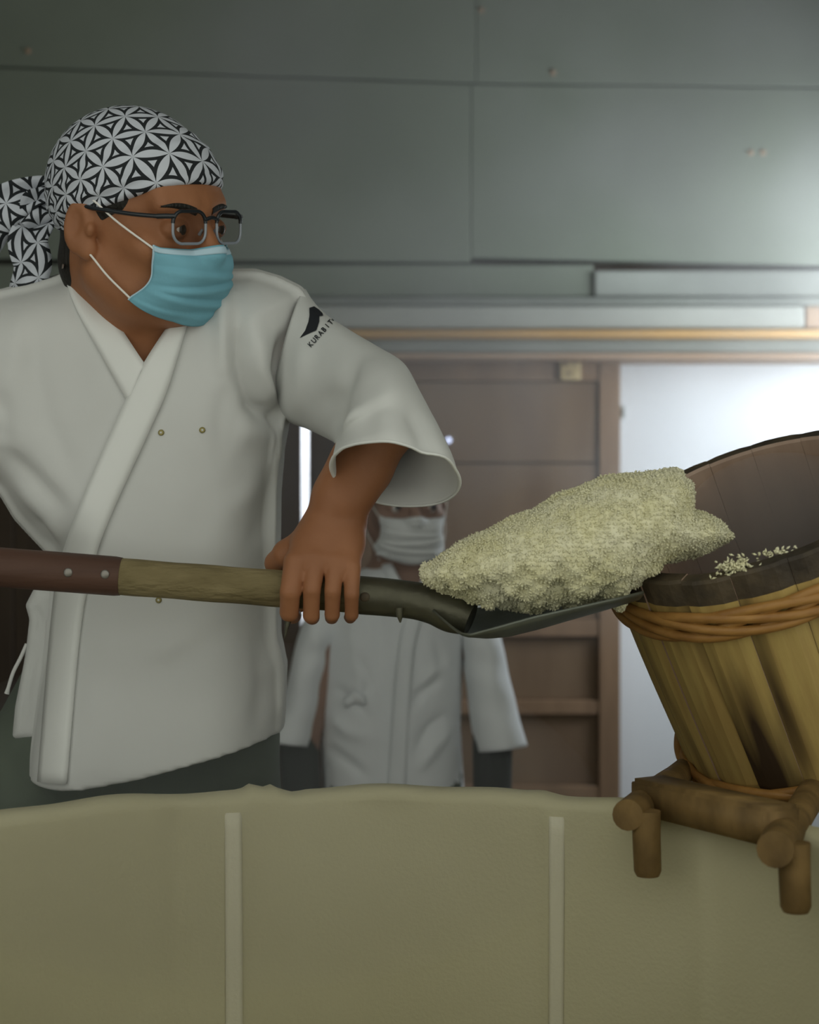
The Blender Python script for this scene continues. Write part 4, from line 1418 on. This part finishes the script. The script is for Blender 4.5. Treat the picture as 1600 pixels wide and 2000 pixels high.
# spectacles
gl = None
def rrect(cx, cu, w, h_, r, n=10):
    pts = []
    for qx, qy, a0 in ((1, 1, 0), (-1, 1, math.pi / 2), (-1, -1, math.pi), (1, -1, 1.5 * math.pi)):
        for i in range(n):
            a = a0 + math.pi / 2 * i / (n - 1)
            pts.append((cx + qx * (w / 2 - r) + r * math.cos(a), cu + qy * (h_ / 2 - r) + r * math.sin(a)))
    return pts
def lf(x): return 0.110 - 1.6 * x * x                  # wrap of the front
GU = -0.0125
spect = root('spectacles_front', tuple(H1.w((0, .11, GU))))
spect.parent = w1p; spect.matrix_parent_inverse = Matrix.Translation(-ROOTS['person'])
spect.name = 'spectacles'; ROOTS['spectacles'] = ROOTS['spectacles_front']
for sx in (-1, 1):
    loop = rrect(sx * .0335, GU, .048, .035, .013)
    n = len(loop)
    pts3 = [H1.w((x, lf(x), u)) for x, u in loop]
    lensV = [H1.w((sx * .0335, lf(sx * .0335) + .0005, GU))] + pts3
    F = [(0, 1 + i, 1 + (i + 1) % n) for i in range(n)]
    mesh_obj('lens', lensV, F, M['lens'], spect)
    up = [i for i in range(n) if loop[i][1] > GU + 0.004]
    i0 = up[0]
    top = [pts3[i] for i in range(n) if loop[i][1] >= GU + 0.003]
    # order: the path starts at the side of the upper right corner and runs over the top
    tube('upper_rim', top, 0.0021, M['frame_dark'], spect, seg=8)
    low = [pts3[i] for i in list(range(15, n)) + [0, 1, 2] if loop[i][1] <= GU + 0.0075]
    tube('lower_rim', low, 0.0016, M['frame_clear'], spect, seg=8)
    for uu in (0.003, -0.004, -0.010):
        pass
    side = [p for p in [(sx * .0335 + sx * .024, GU + .010), (sx * .0335 + sx * .024, GU - .006)]]
    tube('end_piece', [H1.w((sx * .056, lf(.056) + .001, GU + .012)), H1.w((sx * .063, .099, GU + .012)), H1.w((sx * .067, .090, GU + .0115))], 0.0028, M['frame_dark'], spect, seg=8)
    tube('temple', spline([H1.w((sx * .066, .092, GU + .0115)), H1.w((sx * .0725, .060, GU + .013)), H1.w((sx * .0785, .015, GU + .017)), H1.w((sx * .0785, -.012, GU + .018)), H1.w((sx * .074, -.036, GU - .004))], 20), 0.0024, M['frame_dark'], spect, seg=8)
    tube('nose_pad', [H1.w((sx * .0115, .107, GU - .002)), H1.w((sx * .0105, .102, GU - .008))], [.0012, .0022], M['frame_clear'], spect, seg=8)
tube('bridge', spline([H1.w((-.0115, lf(.0115), GU + .008)), H1.w((0, .1115, GU + .011)), H1.w((.0115, lf(.0115), GU + .008))], 8), 0.0021, M['frame_dark'], spect, seg=8)

face_mask(H1, ops1, w1p, M['mask_blue'], M['mask_edge'])

# trousers
ft = Field(axis_grid(-.85, .05, .010), axis_grid(1.80, 2.20, .010), axis_grid(.36, 1.50, .010))
ft.add(pillow(W2([(70, 1250), (520, 1250), (543, 1430), (541, 1560), (540, 1700), (330, 1740), (240, 1720), (30, 1760), (-70, 1640), (-22, 1420)], 1.98), 2.01, 0.10, 0.09))
limb(ft, [(P(90, 1560, 2.01), .092), (P(10, 1900, 2.00), .080), (np.array([-0.50, 2.02, .42]), .062)], .03)
limb(ft, [(P(405, 1580, 2.01), .075), (P(425, 1900, 2.0), .072), (np.array([-0.20, 2.00, .42]), .062)], .03)
V, Q = ft.mesh()
Nn = vnormals(V, Q)
V = creases(V, Nn, [([(-20, 1590), (120, 1530), (260, 1520)], .006, .012), ([(0, 1480), (50, 1560)], -.006, .01), ([(430, 1460), (380, 1600)], .006, .015)], 1.9)
fast_mesh('trousers', V, Q, M['trousers'], w1p)
for fx_, fy_ in ((-0.50, 2.02), (-0.20, 2.00)):
    fb = Field(np.arange(fx_ - .07, fx_ + .09, .006), np.arange(fy_ - .18, fy_ + .08, .006), np.arange(.28, .46, .006))
    limb(fb, [(np.array([fx_, fy_, .44]), .050), (np.array([fx_, fy_ + .01, .345]), .046), (np.array([fx_ + .015, fy_ - .115, .335]), .036)], .02)
    fb.sub(prism([(fx_ - .2, .302), (fx_ + .2, .302), (fx_ + .2, .2), (fx_ - .2, .2)], fy_ - .4, fy_ + .4))
    V, Q = fb.mesh()
    fast_mesh('boot', V, Q, M['cloth'], w1p)

# white robe
RYc = 1.97
rob_px = [(-260, 800), (-170, 655), (-60, 592), (0, 568), (60, 556), (118, 538), (150, 498), (176, 530), (230, 556), (320, 560), (400, 545), (436, 529), (500, 529), (545, 542),
          (586, 562), (600, 582), (606, 650), (592, 745), (557, 822), (548, 872), (541, 960), (539, 1100), (541, 1240), (554, 1300), (550, 1400),
          (545, 1442), (545, 1760), (50, 1760), (64, 1480), (76, 1340), (98, 1160), (108, 1090),
          (92, 1078), (30, 1012), (0, 962), (-60, 935), (-190, 950)]
st_ = .0042
fr = Field(np.arange(-.66, -.08, st_), np.arange(1.82, 2.12, st_), np.arange(1.17, 1.87, st_))
fr.add(pillow(W2(rob_px, 1.93), lambda X, Z: RYc + 0.03 * np.clip((X + 0.45) / -0.2, 0, 1) - 0.03 * np.clip((1.42 - Z) / 0.15, 0, 1), 0.118, 0.085))
fr.add(prism(W2(rob_px, 1.92), RYc - .055, RYc - .025), .01)
fr.add(prism(W2(rob_px, 1.95), RYc - .03, RYc + .012), .01)
hem = [(700, 1405), (545, 1441), (470, 1462), (400, 1480), (280, 1512), (180, 1530), (130, 1536), (-300, 1536), (-300, 1900), (700, 1900)]
fr.sub(prism(W2(hem, 1.87), 1.6, 2.3))
V, Q = fr.mesh()
Nn = vnormals(V, Q)
folds = [([(458, 590), (466, 700), (498, 790), (545, 825)], -.018, .011), ([(500, 640), (505, 720), (535, 800)], .012, .013), ([(560, 640), (540, 720), (552, 815)], -.012, .009),
         ([(436, 560), (444, 640), (440, 740)], .011, .012), ([(425, 640), (440, 760), (430, 900)], -.004, .014), ([(455, 840), (500, 850), (535, 855)], .006, .016),
         ([(540, 850), (500, 940), (455, 1000)], .005, .014), ([(520, 900), (515, 1000), (490, 1070)], -.004, .010),
         ([(75, 640), (70, 720), (95, 820), (150, 940)], -.004, .012), ([(190, 660), (200, 760), (160, 850)], .0035, .016), ([(0, 880), (60, 930), (130, 1000)], -.006, .012),
         ([(20, 930), (80, 1000), (105, 1060)], .006, .012), ([(60, 1010), (80, 1040), (90, 1075)], -.007, .008),
         ([(190, 1260), (260, 1290), (400, 1240)], .005, .016), ([(240, 1275), (330, 1300), (450, 1230)], -.004, .014), ([(190, 1320), (210, 1420), (190, 1510)], .003, .02),
         ([(520, 1250), (535, 1350), (530, 1420)], .006, .010), ([(505, 1250), (515, 1340), (500, 1430)], -.005, .010), ([(345, 760), (350, 900), (330, 1050)], .003, .03),
         ([(375, 870), (400, 970), (380, 1070)], -.003, .02), ([(40, 600), (30, 700), (10, 800)], .004, .015), ([(0, 760), (10, 820), (0, 870)], -.006, .012)]
Vc = creases(V, Nn, folds, 1.86)
bvh_r = BVHTree.FromPolygons([tuple(v) for v in Vc], [tuple(q_) for q_ in Q.tolist()])
neck_v = prism(W2([(140, 440), (168, 540), (200, 592), (242, 652), (283, 712), (312, 668), (336, 630), (352, 590), (395, 500), (395, 440)], 1.86), 1.70, 1.955)
fr.sub(neck_v, .006)
V, Q = fr.mesh()
Nn = vnormals(V, Q)
V = creases(V, Nn, folds, 1.86)
robe = fast_mesh('robe', V, Q, M['robe'], w1p)
drape('collar_band', [(122, 520), (146, 596), (198, 690), (252, 786)], [(168, 540), (200, 592), (242, 652), (283, 712)], bvh_r, M['robe_band'], robe, off=.004, thick=.005)
drape('collar_band', [(341, 622), (330, 641), (283, 712), (240, 800), (160, 985), (122, 1100), (104, 1220), (78, 1526)],
      [(368, 622), (355, 665), (325, 765), (288, 850), (215, 1010), (182, 1110), (158, 1230), (131, 1530)], bvh_r, M['robe_band'], robe, nu=90, off=.005, thick=.006)
C0 = Vector((0, 0, CAM_Z))
for px, py in ((315, 845), (395, 840), (310, 1172)):
    hit, nr, _, _ = bvh_r.ray_cast(C0, (Vector(P(px, py, 1)) - C0).normalized())
    V_, F_ = tube_data([hit + nr * -0.001, hit + nr * 0.0012, hit + nr * 0.0018], [.0034, .0034, .0024], 14)
    bt = mesh_obj('snap_button', [tuple(v) for v in V_], F_, M['snap'], robe)
    V_, F_ = tube_data([hit + nr * 0.001, hit + nr * 0.0024], [.0016, .0010], 10)
    mesh_obj('button_centre', [tuple(v) for v in V_], F_, M['robe'], bt)
# white under-jacket that shows at the side, with its tie
fu = Field(np.arange(-.52, -.36, .0035), np.arange(1.86, 2.02, .0035), np.arange(1.26, 1.50, .0035))
fu.add(pillow(W2([(68, 1140), (46, 1182), (54, 1210), (48, 1262), (42, 1300), (26, 1380), (20, 1446), (62, 1452), (110, 1450), (125, 1140)], 1.93), 1.945, .03, .016))
V, Q = fu.mesh(); Nn = vnormals(V, Q)
V = creases(V, Nn, [([(66, 1180), (80, 1215), (66, 1250)], -.005, .006), ([(74, 1260), (58, 1330), (48, 1430)], -.004, .005), ([(85, 1270), (72, 1350), (64, 1440)], .003, .006)], 1.92)
ul = fast_mesh('underjacket', V, Q, M['robe'], w1p)
tube('tie', spline([P(52, 1258, 1.93), P(40, 1285, 1.925), P(25, 1315, 1.925), P(13, 1355, 1.925)], 12), [.0022] * 11 + [.003], M['robe'], ul, seg=8)

# wide left sleeve: a hollow tube of cloth from the shoulder to an open cuff
ring = [((598, 566), (535, 790), 1.965, .085, .0), ((612, 588), (560, 822), 1.945, .088, .0), ((640, 618), (600, 838), 1.92, .090, .004), ((690, 652), (634, 853), 1.88, .096, .008),
        ((745, 686), (652, 862), 1.84, .096, .012), ((792, 718), (656, 872), 1.80, .096, .016), ((822, 772), (654, 882), 1.77, .096, .020),
        ((848, 824), (652, 891), 1.75, .082, .024), ((872, 874), (650, 900), 1.735, .080, .026), ((888, 910), (648, 907), 1.725, .078, .028), ((899, 944), (646, 914), 1.72, .076, .030)]
nr_, na2 = 60, 72
par = []
for (a, b, Y, hd, tl) in ring:
    par.append(list(P(a[0], a[1], Y)) + list(P(b[0], b[1], Y)) + [hd, tl])
par = spline(par, nr_)
V, F = [], []
for i in range(nr_):
    ea, eb, hd, tl = par[i][:3], par[i][3:6], par[i][6], par[i][7]
    c = (ea + eb) / 2; A_ = (ea - eb) / 2
    t = i / (nr_ - 1)
    for j in range(na2):
        a = 2 * math.pi * j / na2
        Bv = np.array([0, -hd, tl])
        wob = 1 + 0.020 * math.sin(3 * a + 7 * t) * math.sin(math.pi * t) + 0.014 * math.sin(5 * a - 9 * t + 1) * t
        V.append(c + A_ * math.cos(a) * (1 + 0.15 * (wob - 1)) + Bv * math.sin(a) * wob)
for i in range(nr_ - 1):
    for j in range(na2):
        F.append((i * na2 + j, i * na2 + (j + 1) % na2, (i + 1) * na2 + (j + 1) % na2, (i + 1) * na2 + j))
V = np.array(V); Qs = np.array(F)
Nn = vnormals(V, Qs)
if np.mean(Nn[:, 1] * (V[:, 1] - 1.82)) < 0:
    Qs = Qs[:, ::-1]; Nn = -Nn
V = creases(V, Nn, [([(705, 700), (668, 775), (655, 850)], -.012, .011), ([(725, 690), (690, 770), (680, 860)], .010, .014), ([(600, 770), (640, 780), (655, 840)], -.012, .018),
                    ([(660, 855), (690, 820), (705, 795)], .005, .008), ([(800, 800), (825, 850), (835, 895)], -.007, .010), ([(750, 800), (760, 850), (770, 885)], .004, .012),
                    ([(840, 800), (860, 860), (880, 920)], .006, .010), ([(690, 880), (670, 895), (655, 905)], .003, .01), ([(580, 640), (575, 720), (565, 800)], .005, .012)], 1.72)
slv = mesh_obj('sleeve', V, Qs.tolist(), M['robe'], robe)
md = slv.modifiers.new('thickness', 'SOLIDIFY'); md.thickness = 0.0022; md.offset = -1
bvh_s = BVHTree.FromPolygons([tuple(v) for v in V], [tuple(q_) for q_ in Qs.tolist()])
hemv = V.reshape(nr_, na2, 3)[-1]
tube('cuff_hem', list(hemv) + [hemv[0]], 0.0016, M['robe_band'], slv, seg=6)
decal('printed_emblem', [(604, 603), (613, 600), (622, 606), (629, 613), (631, 618), (624, 619), (624, 630), (619, 646), (615, 648), (587, 661), (597, 647), (603, 630), (605, 618)], bvh_s, M['print'], slv)
# lettering along the sleeve, one part for each letter
b0, b1 = np.array([607.0, 680.0]), np.array([659.0, 622.0])
dv = (b1 - b0) / np.linalg.norm(b1 - b0); pv = np.array([dv[1], -dv[0]])
word = 'KURABITO'
cell = np.linalg.norm(b1 - b0) / len(word)
for n_, ch in enumerate(word):
    cu = bpy.data.curves.new('letter', 'FONT'); cu.body = ch; cu.size = 1.0; cu.offset = 0.02
    to = bpy.data.objects.new('letter_source', cu); COL.objects.link(to)
    bpy.context.view_layer.update()
    tm = bpy.data.meshes.new_from_object(to.evaluated_get(bpy.context.evaluated_depsgraph_get()))
    bpy.data.objects.remove(to)
    tv = np.array([v.co[:2] for v in tm.vertices])
    mid = (tv[:, 0].min() + tv[:, 0].max()) / 2
    VV, ok = [], []
    for a, b_ in tv:
        q_ = b0 + dv * (cell * (n_ + 0.5) + (a - mid) * cell * 1.25) + pv * b_ * cell * 1.45
        hit, nr, _, _ = bvh_s.ray_cast(C0, (Vector(P(q_[0], q_[1], 1)) - C0).normalized())
        ok.append(hit is not None)
        VV.append(tuple(hit + Vector((0, -0.0012, 0.0004))) if hit is not None else (0, 0, 0))
    FF = [tuple(p.vertices) for p in tm.polygons if all(ok[i] for i in p.vertices)]
    if FF:
        used = sorted({i for f in FF for i in f}); mp_ = {v: i for i, v in enumerate(used)}
        mesh_obj('letter', [VV[i] for i in used], [tuple(mp_[i] for i in f) for f in FF], M['print'], slv)

# ------------------------------------------------------------------ helper standing behind
Y2 = 3.20
H2 = Head(P(789, 968, Y2), 12, 4, 0, 1.0)
ops2 = head_ops(H2)
w2p = root('person', (0.0, 3.22, 0.0))
tag(w2p, 'helper in white robe and white face mask standing behind the vat before the brown door', 'person')
B = Field(axis_grid(-.40, .34, .010), axis_grid(3.02, 3.42, .008), axis_grid(0.0, 1.72, .014, ((1.40, 1.72, .0045),)))
B.add(pillow(W2([(690, 1130), (745, 1085), (850, 1085), (900, 1130), (880, 1300), (870, 1560), (660, 1560), (660, 1300)], Y2), Y2 + .03, .08, .08))
apply_ops(B, [('a', ops2[0][1], .01)] + ops2[1:])
B.add(cone(H2.w((0, -.035, -.05)), P(795, 1130, Y2 + .02), .054, .06), .03)
limb(B, [(P(700, 1600, Y2 + .03), .06), (np.array([-.10, 3.23, .50]), .05), (np.array([-.10, 3.24, .09]), .04), (np.array([-.10, 3.24, .04]), .04), (np.array([-.11, 3.12, .035]), .03)], .03)
limb(B, [(P(840, 1600, Y2 + .03), .06), (np.array([.06, 3.23, .50]), .05), (np.array([.06, 3.24, .09]), .04), (np.array([.06, 3.24, .04]), .04), (np.array([.07, 3.12, .035]), .03)], .03)
for sx, sh_, el_, wr_, hd_ in ((-1, (655, 1165), (600, 1400), (590, 1500), (600, 1580)), (1, (925, 1165), (962, 1400), (962, 1500), (958, 1570))):
    limb(B, [(P(*sh_, Y2 + .02), .045), (P(*el_, Y2 - .01), .033), (P(*wr_, Y2 - .02), .026), (P(*hd_, Y2 - .025), .03)], .02)
    for i in range(4):
        o_ = P(*hd_, Y2 - .025) + np.array([.022 - .015 * i, 0, -.01])
        limb(B, [(o_, .011), (o_ + np.array([0, -.006, -.045]), .010), (o_ + np.array([0, .006, -.075]), .009)], .004)
    o_ = P(*hd_, Y2 - .025)
    limb(B, [(o_ + np.array([-sx * .015, -.01, .015]), .013), (o_ + np.array([-sx * .042, -.015, -.03]), .010)], .006)
V, Q = B.mesh(); V = smooth_mesh(V, Q, 1, .3)
body2 = fast_mesh('body', V, Q, M['skin_pale'], w2p)
bvh_b2 = BVHTree.FromPolygons([tuple(v) for v in V], [tuple(q_) for q_ in Q.tolist()])
eyes(H2, body2); eyebrows(H2, body2, bvh_b2)
fh = small_field(H2.w((0, -.01, .01)), .15, .005)
fh.add(H2.ell((0, -.014, .034), (.083, .102, .088)))
fh.sub(H2.half(lambda l, f_, u: np.maximum(0.030 + 0.55 * u - f_ * 0 - 0.0 - f_, u - 0.058)), .006)
fh.sub(H2.half(lambda l, f_, u: u + 0.045), .004)
V, Q = fh.mesh()
fast_mesh('hair', V, Q, M['hair'], w2p)
face_mask(H2, ops2, w2p, M['mask_white'], M['mask_white'])
fr = Field(np.arange(-.20, .16, .006), np.arange(3.06, 3.40, .006), np.arange(0.93, 1.52, .006))
fr.add(pillow(W2([(636, 1180), (665, 1135), (735, 1098), (765, 1078), (838, 1078), (868, 1098), (935, 1135), (950, 1180), (910, 1245), (905, 1300), (900, 1420), (908, 1560), (912, 1620),
                  (622, 1620), (630, 1540), (624, 1400), (632, 1240)], Y2), Y2 + .03, .115, .10))
neck2 = prism(W2([(748, 1040), (760, 1100), (795, 1190), (838, 1100), (850, 1040)], Y2 - .06), 2.9, Y2 + .02)
Vp, Qp = fr.mesh()
f2 = [([(730, 1120), (745, 1250), (740, 1330)], -.006, .012), ([(690, 1230), (705, 1330), (680, 1370)], .006, .015), ([(860, 1330), (830, 1345), (800, 1380)], -.009, .010), ([(870, 1300), (840, 1320), (815, 1350)], .008, .010),
      ([(870, 1400), (840, 1420), (810, 1470)], -.009, .010), ([(880, 1430), (850, 1460), (820, 1500)], .008, .010), ([(650, 1350), (690, 1360), (720, 1400)], -.007, .010), ([(640, 1400), (680, 1430), (730, 1440)], .007, .012),
      ([(640, 1470), (680, 1490), (720, 1520)], -.007, .010), ([(790, 1200), (800, 1400), (790, 1540)], .005, .014), ([(760, 1300), (765, 1400), (760, 1540)], -.005, .012), ([(850, 1250), (865, 1290), (850, 1330)], -.006, .010),
      ([(700, 1280), (720, 1330), (715, 1360)], -.008, .008)]
bvh_r2 = BVHTree.FromPolygons([tuple(v) for v in creases(Vp, vnormals(Vp, Qp), f2, Y2 - .08)], [tuple(q_) for q_ in Qp.tolist()])
fr.sub(neck2, .006)
V, Q = fr.mesh()
V = creases(V, vnormals(V, Q), f2, Y2 - .08)
robe2 = fast_mesh('robe', V, Q, M['robe_back'], w2p)
drape('collar_band', [(735, 1080), (748, 1110), (792, 1205)], [(760, 1080), (770, 1110), (806, 1180)], bvh_r2, M['robe_back'], robe2, nu=24, off=.004, thick=.004, fallback_y=Y2 - .08)
drape('collar_band', [(852, 1080), (838, 1110), (795, 1200), (775, 1300), (755, 1560)], [(872, 1085), (860, 1120), (822, 1215), (805, 1310), (790, 1560)], bvh_r2, M['robe_back'], robe2, nu=50, off=.004, thick=.004, fallback_y=Y2 - .08)
drape('tie_bow', [(672, 1366), (690, 1352), (712, 1362)], [(676, 1380), (694, 1372), (714, 1376)], bvh_r2, M['robe_back'], robe2, nu=10, off=.008, thick=.006, fallback_y=Y2 - .08)
def sleeve2(rings, nr=40, na=40, seed=0.0):
    par = spline([list(P(*a, Y)) + list(P(*b, Y)) + [hd] for a, b, Y, hd in rings], nr)
    V, F = [], []
    for i in range(nr):
        ea, eb, hd = par[i][:3], par[i][3:6], par[i][6]
        c = (ea + eb) / 2; A_ = (ea - eb) / 2; t = i / (nr - 1)
        for j in range(na):
            a = 2 * math.pi * j / na
            wob = 1 + 0.05 * math.sin(2 * a + 26 * t + seed) * math.sin(math.pi * t) + 0.03 * math.sin(3 * a - 17 * t + seed)
            V.append(c + A_ * math.cos(a) * (1 + 0.3 * (wob - 1)) + np.array([0, -hd, 0.006]) * math.sin(a) * wob)
    for i in range(nr - 1):
        for j in range(na):
            F.append((i * na + j, i * na + (j + 1) % na, (i + 1) * na + (j + 1) % na, (i + 1) * na + j))
    o = mesh_obj('sleeve', V, F, M['robe_back'], robe2)
    md = o.modifiers.new('thickness', 'SOLIDIFY'); md.thickness = 0.003; md.offset = 0
    return o
sleeve2([((938, 1140), (880, 1230), Y2 + .03, .075), ((965, 1200), (900, 1260), Y2 + .02, .075), ((985, 1280), (908, 1310), Y2 + .01, .072), ((1005, 1370), (918, 1390), Y2, .070), ((1029, 1456), (930, 1468), Y2 - .01, .068)], seed=1.0)
sleeve2([((648, 1140), (710, 1230), Y2 + .03, .075), ((600, 1200), (655, 1260), Y2 + .02, .075), ((575, 1280), (640, 1300), Y2 + .01, .072), ((555, 1370), (625, 1385), Y2, .070), ((528, 1446), (608, 1457), Y2 - .01, .068)], seed=2.2)
for sx, a, b in ((1, (962, 1420), (962, 1556)), (-1, (585, 1420), (590, 1556))):
    tube('dark_undersleeve', [P(*a, Y2 - .010), P(a[0], a[1] + 70, Y2 - .018), P(*b, Y2 - .022)], [.038, .037, .036], M['dark_cloth'], w2p, seg=20)
fl = Field(axis_grid(-.24, .20, .012), axis_grid(3.06, 3.40, .012), axis_grid(.05, 1.08, .014))
fl.add(pillow(W2([(632, 1500), (905, 1500), (912, 1760), (632, 1760)], Y2), Y2 + .03, .112, .08))
limb(fl, [(P(702, 1690, Y2 + .03), .085), (np.array([-.10, 3.23, .50]), .075), (np.array([-.10, 3.24, .09]), .06)], .03)
limb(fl, [(P(845, 1650, Y2 + .03), .085), (np.array([.06, 3.23, .50]), .075), (np.array([.06, 3.24, .09]), .06)], .03)
V, Q = fl.mesh()
fast_mesh('trousers', V, Q, M['trousers'], w2p)

# ================================================================== STEAM
def steam(name, lo, hi, dens, scale, thr, label, seed=0.0, grad=None):
    o = box(name, lo, hi, None, None, bev=0)
    m = bpy.data.materials.new(name + '_volume'); m.use_nodes = True
    nt = m.node_tree; nt.nodes.clear()
    out = N(nt, 'ShaderNodeOutputMaterial'); vs_ = N(nt, 'ShaderNodeVolumeScatter')
    vs_.inputs['Color'].default_value = (0.97, 0.98, 1.0, 1); vs_.inputs['Anisotropy'].default_value = 0.25
    tc = N(nt, 'ShaderNodeTexCoord')
    nz = N(nt, 'ShaderNodeTexNoise')
    nz.inputs['Scale'].default_value = scale; nz.inputs['Detail'].default_value = 1.0
    nt.links.new(tc.outputs['Object'], nz.inputs['Vector'])
    mr = N(nt, 'ShaderNodeMapRange'); mr.interpolation_type = 'SMOOTHSTEP'
    mr.inputs['From Min'].default_value = thr[0]; mr.inputs['From Max'].default_value = thr[1]
    nt.links.new(nz.outputs['Fac'], mr.inputs['Value'])
    d = mth(nt, 'MULTIPLY', mr.outputs[0], dens)
    # thins out towards every side of the cloud
    sg = N(nt, 'ShaderNodeSeparateXYZ'); nt.links.new(tc.outputs['Generated'], sg.inputs[0])
    for k in range(3):
        e = mth(nt, 'MULTIPLY', mth(nt, 'MULTIPLY', sg.outputs[k], mth(nt, 'SUBTRACT', 1.0, sg.outputs[k])), 4.0)
        d = mth(nt, 'MULTIPLY', d, mth(nt, 'MINIMUM', mth(nt, 'MULTIPLY', e, 1.6), 1.0))
    if grad is not None:
        d = mth(nt, 'MULTIPLY', d, mth(nt, 'ADD', grad[0], mth(nt, 'MULTIPLY', sg.outputs[0], grad[1])))
    nt.links.new(d, vs_.inputs['Density'])
    nt.links.new(vs_.outputs[0], out.inputs['Volume'])
    o.data.materials.clear(); o.data.materials.append(m)
    tag(o, label, 'steam', kind='stuff')
    return o
steam('steam_cloud', (-0.75, 2.55, 1.25), (1.34, 4.46, 3.05), 0.95, 2.3, (0.40, 0.68), 'soft white steam drifting under the grey wall in front of the doors', 2.0, grad=(0.22, 1.0))

def steam_puff(name, c, r, dens, label):
    bm = bmesh.new(); bmesh.ops.create_uvsphere(bm, u_segments=32, v_segments=20, radius=1.0)
    bmesh.ops.scale(bm, vec=r, verts=bm.verts); bmesh.ops.translate(bm, vec=c, verts=bm.verts)
    me = bpy.data.meshes.new(name); bm.to_mesh(me); bm.free()
    m = bpy.data.materials.new(name + '_volume'); m.use_nodes = True
    nt = m.node_tree; nt.nodes.clear()
    out = N(nt, 'ShaderNodeOutputMaterial'); v_ = N(nt, 'ShaderNodeVolumeScatter')
    v_.inputs['Color'].default_value = (0.97, 0.98, 1.0, 1); v_.inputs['Density'].default_value = dens; v_.inputs['Anisotropy'].default_value = 0.2
    nt.links.new(v_.outputs[0], out.inputs['Volume'])
    m.cycles.homogeneous_volume = True
    return tag(link(name, me, m), label, 'steam', kind='stuff')
steam_puff('tub_steam', (0.405, 1.825, 1.500), (0.125, 0.125, 0.115), 3.2, 'faint steam rising out of the tipped wooden tub')
steam_puff('vat_steam', (-0.16, 1.56, RIM + 0.01), (0.34, 0.16, 0.16), 0.55, 'thin steam hanging over the cloth-lined vat')
